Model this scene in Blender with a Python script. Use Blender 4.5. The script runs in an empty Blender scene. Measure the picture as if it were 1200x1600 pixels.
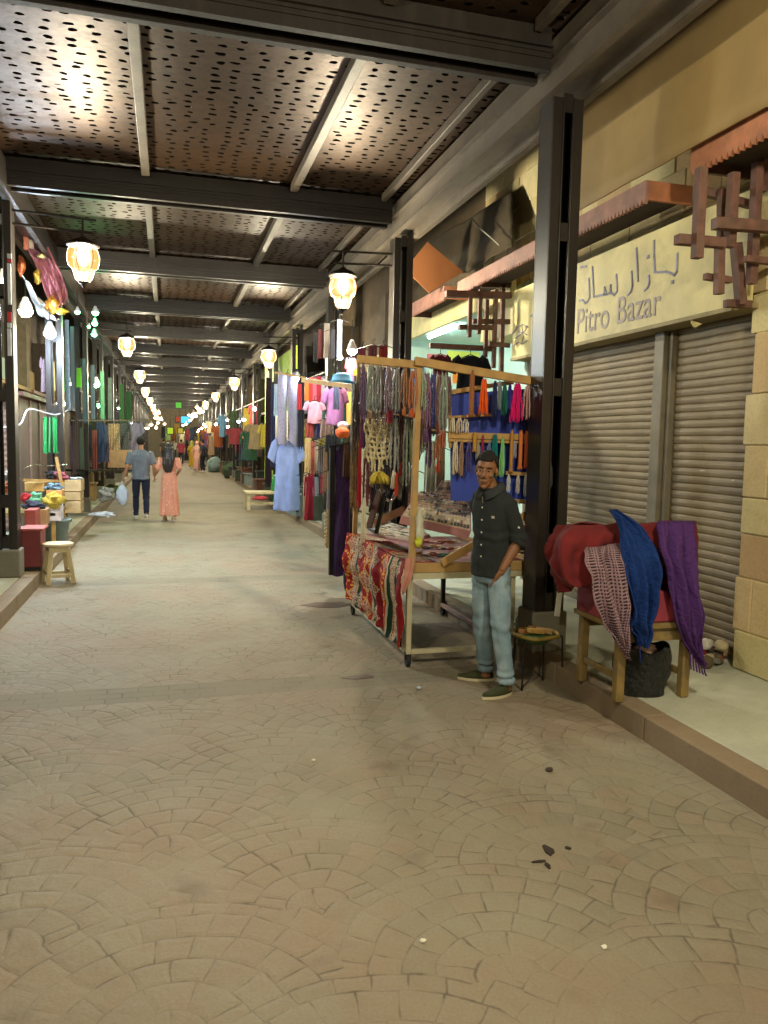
import bpy, bmesh, math, random
import numpy as np
from mathutils import Vector, Matrix, noise as mnoise
random.seed(7)
SC = bpy.context.scene
COL = SC.collection
PI = math.pi

# ------------------------------------------------------------------ camera
CH = 1.7
_y = np.array([-338, 113, -1200.]); _y /= np.linalg.norm(_y)
_x = np.array([4267, 21, -1200.]); _x -= _y*_x.dot(_y); _x /= np.linalg.norm(_x)
_z = np.cross(_x, _y)
RW = np.array([_x, _y, _z])
def _ray(px, py): return RW @ np.array([px-600, 800-py, -1200.])
def PY(px, py, Y):
    d = _ray(px, py); t = Y/d[1]; return Vector((d[0]*t, Y, CH+d[2]*t))
def PX(px, py, X):
    d = _ray(px, py); t = X/d[0]; return Vector((X, d[1]*t, CH+d[2]*t))
def PZ(px, py, Z=0.0):
    d = _ray(px, py); t = (Z-CH)/d[2]; return Vector((d[0]*t, d[1]*t, Z))
cam_d = bpy.data.cameras.new('camera'); cam = bpy.data.objects.new('camera', cam_d); COL.objects.link(cam)
M4 = Matrix.Identity(4)
for i in range(3):
    for j in range(3): M4[i][j] = RW[i][j]
M4.translation = (0, 0, CH)
cam.matrix_world = M4
cam_d.sensor_fit = 'VERTICAL'; cam_d.sensor_height = 36; cam_d.lens = 27
cam_d.clip_end = 600; cam_d.clip_start = .05
SC.camera = cam

# ------------------------------------------------------------------ colours / materials
def S(r, g, b):
    f = lambda c: c/12.92 if c <= .04045 else ((c+.055)/1.055)**2.4
    return (f(r/255), f(g/255), f(b/255))
def sc(c, k): return tuple(min(1, max(0, v*k)) for v in c[:3])
class NT:
    """small node-building helper"""
    def __init__(s, name):
        s.m = bpy.data.materials.new(name); s.m.use_nodes = True
        s.t = s.m.node_tree; s.t.nodes.clear()
        s.out = s.n('ShaderNodeOutputMaterial')
    def n(s, ty, **kw):
        nd = s.t.nodes.new(ty)
        for k, v in kw.items(): setattr(nd, k, v)
        return nd
    def l(s, a, b): s.t.links.new(a, b)
    def put(s, sock, v):
        if hasattr(v, 'is_linked') or hasattr(v, 'links'): s.l(v, sock)
        else:
            if isinstance(v, (tuple, list)) and len(v) == 3 and sock.type == 'RGBA': v = (*v, 1)
            sock.default_value = v
    def math(s, op, a, b=None, c=None, clamp=False):
        nd = s.n('ShaderNodeMath', operation=op, use_clamp=clamp)
        s.put(nd.inputs[0], a)
        if b is not None: s.put(nd.inputs[1], b)
        if c is not None: s.put(nd.inputs[2], c)
        return nd.outputs[0]
    def vmath(s, op, a, b=None):
        nd = s.n('ShaderNodeVectorMath', operation=op); s.put(nd.inputs[0], a)
        if b is not None: s.put(nd.inputs[1], b)
        return nd.outputs[0]
    def coord(s, kind='Object'): return s.n('ShaderNodeTexCoord').outputs[kind]
    def noise(s, vec, scale, detail=3, rough=.55):
        nd = s.n('ShaderNodeTexNoise'); s.put(nd.inputs['Vector'], vec)
        nd.inputs['Scale'].default_value = scale; nd.inputs['Detail'].default_value = detail
        nd.inputs['Roughness'].default_value = rough
        return nd.outputs['Fac']
    def ramp(s, fac, stops, interp='LINEAR'):
        nd = s.n('ShaderNodeValToRGB'); s.put(nd.inputs[0], fac); r = nd.color_ramp; r.interpolation = interp
        while len(r.elements) < len(stops): r.elements.new(.5)
        for e, (p, c) in zip(r.elements, stops): e.position = p; e.color = (*c[:3], 1) if not isinstance(c, float) else (c, c, c, 1)
        return nd.outputs[0]
    def mix(s, f, a, b, blend='MIX'):
        nd = s.n('ShaderNodeMix', data_type='RGBA', blend_type=blend)
        s.put(nd.inputs[0], f); s.put(nd.inputs[6], a); s.put(nd.inputs[7], b)
        return nd.outputs[2]
    def sep(s, v):
        nd = s.n('ShaderNodeSeparateXYZ'); s.put(nd.inputs[0], v); return nd.outputs
    def comb(s, x, y, z):
        nd = s.n('ShaderNodeCombineXYZ')
        for i, v in enumerate((x, y, z)): s.put(nd.inputs[i], v)
        return nd.outputs[0]
    def bump(s, h, strength=.5, dist=.01, normal=None):
        nd = s.n('ShaderNodeBump'); nd.inputs['Strength'].default_value = strength; nd.inputs['Distance'].default_value = dist
        s.put(nd.inputs['Height'], h)
        if normal is not None: s.l(normal, nd.inputs['Normal'])
        return nd.outputs[0]
    def bsdf(s, color, rough=.7, metal=0., normal=None, **kw):
        b = s.n('ShaderNodeBsdfPrincipled'); s.put(b.inputs['Base Color'], color); s.put(b.inputs['Roughness'], rough)
        s.put(b.inputs['Metallic'], metal)
        if normal is not None: s.l(normal, b.inputs['Normal'])
        for k, v in kw.items(): s.put(b.inputs[k.replace('_', ' ')], v)
        s.l(b.outputs[0], s.out.inputs[0]); return b
MATS = {}
def mat(name, c, rough=.75, metal=0., var=.22, scale=5, bump=.25, bscale=45, bdist=.004, dirt=0., **kw):
    if name in MATS: return MATS[name]
    t = NT(name); co = t.coord()
    n1 = t.noise(co, scale, 4); n2 = t.noise(co, bscale, 3)
    col = t.ramp(n1, [(.28, sc(c, 1-var)), (.72, sc(c, 1+var))])
    if dirt:
        d = t.noise(co, scale*.6, 6, .7)
        col = t.mix(t.math('MULTIPLY', t.ramp(d, [(.5, 0.), (.68, 1.)]), dirt), col, sc((.09, .075, .055), 1))
    rv = t.math('MULTIPLY_ADD', n2, .2, rough-.1)
    t.bsdf(col, rv, metal, t.bump(n2, bump, bdist) if bump else None, **kw)
    MATS[name] = t.m; return t.m
def emit(name, c, strength):
    if name in MATS: return MATS[name]
    t = NT(name); e = t.n('ShaderNodeEmission'); t.put(e.inputs[0], c); e.inputs[1].default_value = strength
    t.l(e.outputs[0], t.out.inputs[0]); MATS[name] = t.m; return t.m
_ci = {}
def fab(c, rough=.9, var=.14):
    """woven cloth of colour c (sRGB 0-255)"""
    k = 'cloth_%d_%d_%d' % tuple(c)
    if k in MATS: return MATS[k]
    t = NT(k); co = t.coord(); l = S(*c)
    n = t.noise(co, 7, 4); w = t.noise(co, 260, 2); fo = t.noise(co, 18, 3)
    col = t.ramp(n, [(.3, sc(l, 1-var)), (.7, sc(l, 1+var))])
    h = t.math('ADD', t.math('MULTIPLY', w, .3), fo)
    b = t.bsdf(col, rough, 0., t.bump(h, .35, .012)); b.inputs['Sheen Weight'].default_value = .04
    b.inputs['Specular IOR Level'].default_value = .25
    MATS[k] = t.m; return t.m

# ------------------------------------------------------------------ mesh builder
class MB:
    def __init__(s): s.v = []; s.f = []; s.mi = []; s.uv = []; s.cur = 0
    def add(s, vs, fs, uvs=None):
        b = len(s.v); s.v += [tuple(p) for p in vs]
        for k, f in enumerate(fs):
            s.f.append([b+i for i in f]); s.mi.append(s.cur)
            s.uv.append([uvs[i] for i in f] if uvs else None)
        return s
    def boxb(s, x0, x1, y0, y1, z0, z1):
        x0, x1 = min(x0, x1), max(x0, x1); y0, y1 = min(y0, y1), max(y0, y1); z0, z1 = min(z0, z1), max(z0, z1)
        vs = [(x0,y0,z0),(x1,y0,z0),(x1,y1,z0),(x0,y1,z0),(x0,y0,z1),(x1,y0,z1),(x1,y1,z1),(x0,y1,z1)]
        return s.add(vs, [(0,3,2,1),(4,5,6,7),(0,1,5,4),(1,2,6,5),(2,3,7,6),(3,0,4,7)])
    def box(s, c, d, rot=None):
        hx, hy, hz = d[0]/2, d[1]/2, d[2]/2
        vs = [Vector(p) for p in [(-hx,-hy,-hz),(hx,-hy,-hz),(hx,hy,-hz),(-hx,hy,-hz),(-hx,-hy,hz),(hx,-hy,hz),(hx,hy,hz),(-hx,hy,hz)]]
        if rot is not None: vs = [rot @ v for v in vs]
        c = Vector(c)
        return s.add([v+c for v in vs], [(0,3,2,1),(4,5,6,7),(0,1,5,4),(1,2,6,5),(2,3,7,6),(3,0,4,7)])
    def bar(s, a, b, w, h=None, up=(0, 0, 1)):
        a, b = Vector(a), Vector(b); h = w if h is None else h
        d = (b-a).normalized(); u = Vector(up)
        if abs(d.dot(u)) > .98: u = Vector((0, 1, 0))
        x = d.cross(u).normalized(); u = x.cross(d)
        vs = []
        for p in (a, b):
            for i, j in ((-1,-1),(1,-1),(1,1),(-1,1)): vs.append(p + x*(i*w/2) + u*(j*h/2))
        return s.add(vs, [(3,2,1,0),(4,5,6,7),(0,1,5,4),(1,2,6,5),(2,3,7,6),(3,0,4,7)])
    def tube(s, pts, r, n=8, cap=True, flat=None):
        pts = [Vector(p) for p in pts]; k = len(pts)
        rs = [r]*k if not isinstance(r, (list, tuple)) else r
        vs, fs = [], []
        prev = None
        for i, p in enumerate(pts):
            d = (pts[min(i+1, k-1)] - pts[max(i-1, 0)])
            d = d.normalized() if d.length > 1e-9 else Vector((0, 0, 1))
            if prev is None:
                u = Vector((0, 0, 1)) if abs(d.z) < .9 else Vector((1, 0, 0))
                u = (u - d*u.dot(d)).normalized()
            else:
                u = prev - d*prev.dot(d)
                u = u.normalized() if u.length > 1e-6 else d.orthogonal().normalized()
            prev = u; w = d.cross(u)
            rr = rs[i]; ra, rb = (rr if isinstance(rr, (tuple, list)) else (rr, rr))
            for j in range(n):
                a = 2*PI*j/n; vs.append(p + u*(math.cos(a)*ra) + w*(math.sin(a)*rb))
        for i in range(k-1):
            for j in range(n):
                fs.append((i*n+j, i*n+(j+1) % n, (i+1)*n+(j+1) % n, (i+1)*n+j))
        if cap: fs.append(tuple(range(n-1, -1, -1))); fs.append(tuple((k-1)*n+j for j in range(n)))
        return s.add(vs, fs)
    def ell(s, c, r, nu=14, nv=10, rot=None):
        c = Vector(c); r = (r, r, r) if not isinstance(r, (tuple, list)) else r
        vs = [Vector((0, 0, -r[2]))]; fs = []
        for i in range(1, nv):
            th = PI*i/nv
            for j in range(nu):
                a = 2*PI*j/nu
                vs.append(Vector((r[0]*math.sin(th)*math.cos(a), r[1]*math.sin(th)*math.sin(a), -r[2]*math.cos(th))))
        vs.append(Vector((0, 0, r[2])))
        for j in range(nu): fs.append((0, 1+(j+1) % nu, 1+j))
        for i in range(nv-2):
            for j in range(nu):
                fs.append((1+i*nu+j, 1+i*nu+(j+1) % nu, 1+(i+1)*nu+(j+1) % nu, 1+(i+1)*nu+j))
        t = len(vs)-1; b = 1+(nv-2)*nu
        for j in range(nu): fs.append((b+j, b+(j+1) % nu, t))
        if rot is not None: vs = [rot @ v for v in vs]
        return s.add([v+c for v in vs], fs)
    def lathe(s, prof, n=20, c=(0, 0, 0), cap=True):
        c = Vector(c); vs, fs = [], []
        for r, z in prof:
            for j in range(n):
                a = 2*PI*j/n; vs.append(c+Vector((r*math.cos(a), r*math.sin(a), z)))
        for i in range(len(prof)-1):
            for j in range(n): fs.append((i*n+j, i*n+(j+1) % n, (i+1)*n+(j+1) % n, (i+1)*n+j))
        if cap:
            if prof[0][0] > 1e-4: fs.append(tuple(range(n-1, -1, -1)))
            if prof[-1][0] > 1e-4: fs.append(tuple((len(prof)-1)*n+j for j in range(n)))
        return s.add(vs, fs)
    def loft(s, rings, cap=True):
        """rings: equal-length lists of points"""
        n = len(rings[0]); vs = [p for r in rings for p in r]; fs = []
        for i in range(len(rings)-1):
            for j in range(n): fs.append((i*n+j, i*n+(j+1) % n, (i+1)*n+(j+1) % n, (i+1)*n+j))
        if cap: fs.append(tuple(range(n-1, -1, -1))); fs.append(tuple((len(rings)-1)*n+j for j in range(n)))
        return s.add(vs, fs)
    def grid(s, rows, uvs=None):
        n = len(rows[0]); vs = [p for r in rows for p in r]; fs = []
        for i in range(len(rows)-1):
            for j in range(n-1): fs.append((i*n+j, i*n+j+1, (i+1)*n+j+1, (i+1)*n+j))
        if uvs is None: uvs = [(j/(n-1), i/(len(rows)-1)) for i in range(len(rows)) for j in range(n)]
        return s.add(vs, fs, uvs)
    def prism(s, pts, n, th):
        """polygon pts extruded by th along -n"""
        pts = [Vector(p) for p in pts]; off = Vector(n).normalized()*th; k = len(pts)
        vs = pts+[p-off for p in pts]
        fs = [tuple(range(k)), tuple(range(2*k-1, k-1, -1))]+[(i, i+k, (i+1) % k+k, (i+1) % k) for i in range(k)]
        return s.add(vs, fs)
    def mesh(s, name):
        me = bpy.data.meshes.new(name); me.from_pydata(s.v, [], s.f)
        me.polygons.foreach_set('material_index', s.mi)
        if any(u is not None for u in s.uv):
            ul = me.uv_layers.new(name='UVMap'); fl = []
            for f, u in zip(s.f, s.uv):
                for k in range(len(f)): fl += list(u[k]) if u else [0, 0]
            ul.data.foreach_set('uv', fl)
        me.update(); return me
    def build(s, name, mats, parent=None, smooth=False, bevel=0, sub=0, solid=0, loc=None, rz=0, fixn=False):
        me = s.mesh(name)
        for m in (mats if isinstance(mats, (list, tuple)) else [mats]): me.materials.append(m)
        if fixn:
            bm = bmesh.new(); bm.from_mesh(me); bmesh.ops.recalc_face_normals(bm, faces=bm.faces); bm.to_mesh(me); bm.free()
        if smooth: me.polygons.foreach_set('use_smooth', [True]*len(me.polygons))
        o = bpy.data.objects.new(name, me); COL.objects.link(o)
        if solid:
            m = o.modifiers.new('s', 'SOLIDIFY'); m.thickness = solid; m.offset = 0
        if bevel:
            m = o.modifiers.new('b', 'BEVEL'); m.width = bevel; m.segments = 2; m.limit_method = 'ANGLE'; m.angle_limit = .7
        if sub:
            m = o.modifiers.new('u', 'SUBSURF'); m.levels = sub; m.render_levels = sub
        if parent: o.parent = parent
        if loc is not None: o.location = loc
        o.rotation_euler.z = rz
        return o
def fuse(mb, name, mats, parent=None, voxel=.006, smooth=4, fac=.5, deform=None):
    """one continuous skin round overlapping shapes"""
    me = mb.mesh('tmp'); o = bpy.data.objects.new('tmp', me); COL.objects.link(o)
    m = o.modifiers.new('r', 'REMESH'); m.mode = 'VOXEL'; m.voxel_size = voxel
    if smooth:
        k = o.modifiers.new('k', 'SMOOTH'); k.factor = fac; k.iterations = smooth
    dg = bpy.context.evaluated_depsgraph_get(); dg.update()
    me2 = bpy.data.meshes.new_from_object(o.evaluated_get(dg)); me2.name = name
    bpy.data.objects.remove(o); bpy.data.meshes.remove(me)
    if deform:
        n = len(me2.vertices); co = np.empty(n*3); me2.vertices.foreach_get('co', co); co = co.reshape(-1, 3)
        no = np.empty(n*3); me2.vertices.foreach_get('normal', no); no = no.reshape(-1, 3)
        co = deform(co, no); me2.vertices.foreach_set('co', co.ravel()); me2.update()
    me2.materials.clear()
    for x in (mats if isinstance(mats, (list, tuple)) else [mats]): me2.materials.append(x)
    me2.polygons.foreach_set('use_smooth', [True]*len(me2.polygons))
    r = bpy.data.objects.new(name, me2); COL.objects.link(r)
    if parent: r.parent = parent
    return r
def thing(name, label, cat, loc=(0, 0, 0), rz=0, group=None):
    o = bpy.data.objects.new(name, None); COL.objects.link(o); o.empty_display_size = .1
    o.location = loc; o.rotation_euler.z = rz
    return tag(o, label, cat, group)
def tag(o, label, cat, group=None):
    o['label'] = label; o['category'] = cat; o['kind'] = 'thing'
    if group: o['group'] = group
    elif 'group' in o: del o['group']
    return o
def struct(o): o['kind'] = 'structure'; return o
def kids(o): return [c for c in COL.objects if c.parent == o]
_KID = {}
def dup(root, loc, rz=None, label=None, mats=None, scale=None):
    """copy a thing with copies of its parts and sub-parts"""
    r = root.copy(); COL.objects.link(r); r.location = loc
    if rz is not None: r.rotation_euler.z = rz
    if label: r['label'] = label
    if scale: r.scale = scale
    allo = _KID.get(root.name)
    if allo is None:
        allo = [(c, kids(c)) for c in kids(root)]; _KID[root.name] = allo
    for c, gs in allo:
        d = c.copy(); COL.objects.link(d); d.parent = r
        for g in gs:
            e = g.copy(); COL.objects.link(e); e.parent = d
    if mats: setmats(r, mats)
    return r
def setmats(o, mats):
    for i, m in enumerate(mats):
        if m is not None and o.type == 'MESH' and i < len(o.material_slots):
            o.material_slots[i].link = 'OBJECT'; o.material_slots[i].material = m
ORD = ['first', 'second', 'third', 'fourth', 'fifth', 'sixth', 'seventh', 'eighth', 'ninth', 'tenth', 'eleventh', 'twelfth', 'thirteenth',
       'fourteenth', 'fifteenth', 'sixteenth', 'seventeenth', 'eighteenth', 'nineteenth', 'twentieth']
def lerp(a, b, t): return a+(b-a)*t
def path(pts, k):
    """Catmull-Rom resample of a list of Vectors to k points"""
    P = [Vector(p) for p in pts]; out = []
    m = len(P)-1
    for i in range(k):
        t = i/(k-1)*m; j = min(int(t), m-1); u = t-j
        p0, p1, p2, p3 = P[max(j-1, 0)], P[j], P[j+1], P[min(j+2, m)]
        out.append(.5*((2*p1)+(p2-p0)*u+(2*p0-5*p1+4*p2-p3)*u*u+(3*p1-p0-3*p2+p3)*u**3))
    return out
def cloth(name, left, right, m, n, parent=None, nu=28, nv=40, amp=.02, freq=3., thick=.006, grow=True, seed=0., drift=.6, sub=0, fade=(0, 0), rag=0.):
    """hanging cloth between a left and a right edge line, folded along n"""
    L, R = path(left, nv), path(right, nv); n = Vector(n).normalized(); rows = []
    for i in range(nv):
        v = i/(nv-1); row = []
        for j in range(nu):
            u = j/(nu-1); p = L[i].lerp(R[i], u)
            g = (.25+.75*min(1, v*1.6)) if grow else 1
            a = amp*g*(math.sin(2*PI*(freq*u+drift*v*math.sin(seed+v*2))+seed)+.45*math.sin(2*PI*(freq*2.3*u-.4*v)+seed*2))
            a += amp*1.3*mnoise.noise(Vector((u*3+seed, v*4, seed)))+amp*.5*mnoise.noise(Vector((u*9+seed, v*11, seed)))
            if fade[0]: a *= min(1, u/fade[0])
            if fade[1]: a *= min(1, (1-u)/fade[1])
            if rag: p = p+(R[i]-L[i]).normalized()*(rag*mnoise.noise(Vector((v*7+seed, seed, (u > .5)*5.)))*abs(2*u-1)**2)
            row.append(p+n*a+Vector((0, 0, .012*math.sin(u*9+seed)*(v > .97))))
        rows.append(row)
    return MB().grid(rows).build(name, m, parent, smooth=True, solid=thick, sub=sub)

# ------------------------------------------------------------------ world / render settings
w = bpy.data.worlds.new('World'); SC.world = w; w.use_nodes = True
nt = w.node_tree; bg = nt.nodes['Background']; sky = nt.nodes.new('ShaderNodeTexSky'); sky.sky_type = 'NISHITA'; sky.sun_disc = False
sky.sun_elevation = math.radians(-4); sky.sun_rotation = math.radians(120); nt.links.new(sky.outputs[0], bg.inputs[0]); bg.inputs[1].default_value = .05
vs = SC.view_settings; vs.view_transform = 'Standard'; vs.look = 'None'; vs.exposure = .12; vs.gamma = 1
SC.render.engine = 'CYCLES'; SC.cycles.use_denoising = True; SC.cycles.max_bounces = 6; SC.cycles.transparent_max_bounces = 8
SC.cycles.diffuse_bounces = 4; SC.cycles.glossy_bounces = 3; SC.cycles.sample_clamp_indirect = 6; SC.cycles.caustics_reflective = False; SC.cycles.caustics_refractive = False
# ------------------------------------------------------------------ paving
def fan_paving():
    t = NT('fan_cobbles'); co = t.coord(); x, y, _ = t.sep(co)
    wob = t.noise(co, 3.2, 2); wob2 = t.noise(t.vmath('ADD', co, (7.3, 2.1, 0)), 3.2, 2)
    x = t.math('MULTIPLY_ADD', t.math('SUBTRACT', wob, .5), .07, x); y = t.math('MULTIPLY_ADD', t.math('SUBTRACT', wob2, .5), .07, y)
    W, Hh, R = 1.06, .53, .66
    v = t.math('DIVIDE', y, Hh); j = t.math('FLOOR', v)
    def cand(jn):
        off = t.math('MULTIPLY', t.math('FLOORED_MODULO', jn, 2.), W/2)
        xs = t.math('DIVIDE', t.math('SUBTRACT', x, off), W)
        i = t.math('ROUND', xs)
        dx = t.math('MULTIPLY', t.math('SUBTRACT', xs, i), W); dy = t.math('SUBTRACT', y, t.math('MULTIPLY', jn, Hh))
        r = t.math('SQRT', t.math('ADD', t.math('MULTIPLY', dx, dx), t.math('MULTIPLY', dy, dy)))
        return dx, dy, r, i
    a = cand(t.math('SUBTRACT', j, 1.)); b = cand(j)
    inA = t.math('LESS_THAN', a[2], R)
    def sel(p, q): return t.math('ADD', t.math('MULTIPLY', p, inA), t.math('MULTIPLY', q, t.math('SUBTRACT', 1., inA)))
    dx, dy, r, ci = (sel(p, q) for p, q in zip(a, b)); cj = t.math('SUBTRACT', j, inA)
    ring = t.math('DIVIDE', r, .118); k = t.math('FLOOR', ring); fr = t.math('SUBTRACT', ring, k)
    rm = t.math('MULTIPLY', t.math('ADD', k, .5), .118)
    ang = t.math('ARCTAN2', dx, dy)
    arc = t.math('ADD', t.math('DIVIDE', t.math('MULTIPLY', ang, rm), .128), t.math('MULTIPLY', k, .47))
    ka = t.math('FLOOR', arc); fa = t.math('SUBTRACT', arc, ka)
    e1 = t.math('MULTIPLY', t.math('MINIMUM', fr, t.math('SUBTRACT', 1., fr)), .118)
    e2 = t.math('MULTIPLY', t.math('MINIMUM', fa, t.math('SUBTRACT', 1., fa)), .128)
    edge = t.math('MINIMUM', e1, e2)
    rim = t.math('ABSOLUTE', t.math('SUBTRACT', a[2], R)); edge = t.math('MINIMUM', edge, rim)
    wn = t.n('ShaderNodeTexWhiteNoise', noise_dimensions='3D')
    t.l(t.comb(t.math('ADD', k, t.math('MULTIPLY', ci, 31.)), ka, t.math('MULTIPLY', cj, 17.)), wn.inputs['Vector']); rnd = wn.outputs[0]
    # joints: some open, most packed with dust
    op = t.noise(co, 1.9, 5, .7); op2 = t.noise(co, 12., 3, .6)
    wear = t.ramp(t.math('ADD', t.math('MULTIPLY', op, .62), t.math('MULTIPLY', op2, .38)), [(.42, .06), (.61, 1.)])
    width = t.math('MULTIPLY_ADD', wear, .0062, .0016)
    j0 = t.math('SUBTRACT', 1., t.math('SMOOTH_MIN', t.math('DIVIDE', edge, width), 1., .3), clamp=True)
    jm = t.math('MULTIPLY', j0, wear)
    base = t.ramp(rnd, [(0., S(128, 121, 101)), (.45, S(133, 126, 106)), (.8, S(139, 130, 110)), (1., S(136, 122, 102))])
    big = t.noise(co, .55, 5, .6); col = t.mix(t.ramp(big, [(.38, 0.), (.58, .8)]), base, S(143, 124, 103))
    dust = t.noise(co, 1.3, 6, .7); col = t.mix(t.ramp(dust, [(.42, 0.), (.66, .6)]), col, S(146, 142, 122))
    gr = t.noise(co, 85, 4, .7); col = t.mix(t.ramp(gr, [(.3, .22), (.6, 0.)]), col, S(96, 82, 66))
    st = t.noise(t.vmath('ADD', co, (3.3, 9.1, 0)), 2.3, 3, .5); col = t.mix(t.ramp(st, [(.64, 0.), (.73, .35)]), col, S(84, 66, 54))
    col = t.mix(t.math('MULTIPLY', jm, .74), col, S(62, 52, 42))
    hgt = t.math('ADD', t.math('MULTIPLY', t.math('MINIMUM', t.math('DIVIDE', edge, .02), 1.), t.math('MULTIPLY_ADD', wear, .6, .16)),
                 t.math('ADD', t.math('MULTIPLY', rnd, .22), t.math('MULTIPLY', op2, .3)))
    b1 = t.bump(hgt, .55, .012); b2 = t.bump(gr, .2, .003, b1)
    t.bsdf(col, t.math('MULTIPLY_ADD', op, .25, .6), 0., b2, Specular_IOR_Level=.25)
    return t.m
def brick_band():
    t = NT('paver_band'); co = t.coord(); bt = t.n('ShaderNodeTexBrick'); t.l(co, bt.inputs['Vector'])
    bt.inputs['Color1'].default_value = (*S(122, 113, 92), 1); bt.inputs['Color2'].default_value = (*S(110, 103, 82), 1); bt.inputs['Mortar'].default_value = (*S(74, 66, 54), 1)
    bt.inputs['Scale'].default_value = 1; bt.inputs['Mortar Size'].default_value = .006; bt.inputs['Brick Width'].default_value = .2; bt.inputs['Row Height'].default_value = .1
    n = t.noise(co, 2.2, 5, .65); col = t.mix(t.ramp(n, [(.3, .25), (.58, .95)]), bt.outputs[0], S(128, 118, 97))
    g = t.noise(co, 80, 3); t.bsdf(col, .8, 0., t.bump(t.math('ADD', t.math('MULTIPLY', bt.outputs[1], -1.), g), .4, .006)); return t.m
M_road, M_band = fan_paving(), brick_band()
def concrete(name, c):
    t = NT(name); co = t.coord(); n = t.noise(co, 1.6, 6, .65); g = t.noise(co, 60, 4, .7); s = t.noise(co, 5, 4, .6)
    col = t.ramp(n, [(.3, sc(c, .8)), (.7, sc(c, 1.15))]); col = t.mix(t.ramp(s, [(.58, 0.), (.72, .25)]), col, sc(c, .6))
    col = t.mix(t.ramp(g, [(.3, .25), (.55, 0.)]), col, sc(c, .5))
    t.bsdf(col, .85, 0., t.bump(t.math('ADD', g, t.math('MULTIPLY', s, .8)), .4, .005)); return t.m
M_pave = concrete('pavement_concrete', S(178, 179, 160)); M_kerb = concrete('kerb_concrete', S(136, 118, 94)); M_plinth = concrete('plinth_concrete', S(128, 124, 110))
M_earth = mat('bare_ground', S(70, 62, 52))
struct(MB().boxb(-120, 120, -120, 160, -.3, -.05).build('ground', M_earth))
KL, KR = -1.43, 2.67
bm = MB(); ys = [-7, 5.1, 5.42, 9.35, 9.72, 21.0, 21.4, 78]
for a, b, m in [(0, 1, 0), (1, 2, 1), (2, 3, 0), (3, 4, 1), (4, 5, 0), (5, 6, 1), (6, 7, 0)]:
    bm.cur = m; bm.boxb(KL-.05, KR+.05, ys[a], ys[b], -.06, 0)
struct(bm.build('road', [M_road, M_band]))
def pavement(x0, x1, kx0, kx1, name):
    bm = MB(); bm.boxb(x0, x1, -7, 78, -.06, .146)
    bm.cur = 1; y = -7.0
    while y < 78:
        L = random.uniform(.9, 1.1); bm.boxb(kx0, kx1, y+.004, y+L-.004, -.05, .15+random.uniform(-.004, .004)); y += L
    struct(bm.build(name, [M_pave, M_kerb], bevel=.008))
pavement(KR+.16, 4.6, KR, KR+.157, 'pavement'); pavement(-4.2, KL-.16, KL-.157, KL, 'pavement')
# a broken cobble: pit and chips
M_dark = mat('dark_dirt', S(48, 38, 30), rough=.95)
pit = MB()
for (px, py, w, h) in [(857, 1330, .05, .085), (843, 1347, .085, .018), (856, 1354, .02, .05), (887, 1326, .03, .022)]:
    p = PZ(px, py); pts = []
    for k in range(9):
        a = 2*PI*k/9; pts.append((p.x+w/2*math.cos(a)*random.uniform(.6, 1.2), p.y+h/2*math.sin(a)*random.uniform(.6, 1.2), .006))
    pit.prism(pts, (0, 0, 1), .005)
struct(pit.build('road_hole', M_dark))

# ------------------------------------------------------------------ roof over the street
BAY = 4.0; Y0 = 5.3; NB0, NB1 = -3, 17
def steel(name, c, rough=.42):
    t = NT(name); co = t.coord(); n = t.noise(co, 2.5, 5, .6); g = t.noise(co, 50, 3)
    col = t.ramp(n, [(.3, sc(c, .7)), (.7, sc(c, 1.25))]); d = t.noise(t.vmath('MULTIPLY', co, (9, 9, 1)), 1., 4); col = t.mix(t.ramp(d, [(.55, 0.), (.75, .4)]), col, S(62, 52, 42))
    t.bsdf(col, t.math('MULTIPLY_ADD', g, .3, rough-.12), .25, t.bump(g, .2, .004)); return t.m
M_steel = steel('painted_steel', S(40, 35, 32), .34); M_steel2 = steel('brown_steel', S(32, 25, 20), .62); M_galv = steel('grey_steel_channel', S(92, 82, 70), .5)
def ceiling_mat():
    t = NT('perforated_sheet'); co = t.coord(); vo = t.n('ShaderNodeTexVoronoi', voronoi_dimensions='2D'); vo.inputs['Randomness'].default_value = .42
    wob = t.noise(co, 26, 2); wv = t.n('ShaderNodeTexNoise'); t.l(co, wv.inputs['Vector']); wv.inputs['Scale'].default_value = 11
    c2 = t.vmath('ADD', t.vmath('MULTIPLY', co, (5.7, 8.4, 1)), t.vmath('MULTIPLY', t.vmath('SUBTRACT', wv.outputs['Color'], (.5, .5, .5)), (.42, .42, 0)))
    t.l(c2, vo.inputs['Vector']); vo.inputs['Scale'].default_value = 1.
    ho = t.ramp(t.math('MULTIPLY_ADD', wob, .06, vo.outputs['Distance']), [(.2, 1.), (.235, 0.)])
    n = t.noise(co, 1.2, 5, .6); col = t.ramp(n, [(.3, S(58, 42, 29)), (.7, S(76, 56, 40))])
    du = t.noise(co, 14, 5, .7); col = t.mix(t.ramp(du, [(.5, 0.), (.72, .5)]), col, S(38, 30, 24))
    col = t.mix(ho, col, (.004, .0035, .003))
    rr = t.math('ADD', t.math('MULTIPLY', ho, .5), t.math('MULTIPLY_ADD', du, .22, .36))
    t.bsdf(col, rr, t.math('MULTIPLY', t.math('SUBTRACT', 1., ho), .6), t.bump(t.math('ADD', t.math('MULTIPLY', ho, -1.), t.math('MULTIPLY', n, 2.)), .35, .02), Specular_IOR_Level=t.math('MULTIPLY', t.math('SUBTRACT', 1., ho), .2)); return t.m
M_ceil = ceiling_mat()
roof = thing('street_canopy', 'long dark metal roof of perforated sheets on cross beams over the street', 'roof')
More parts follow.
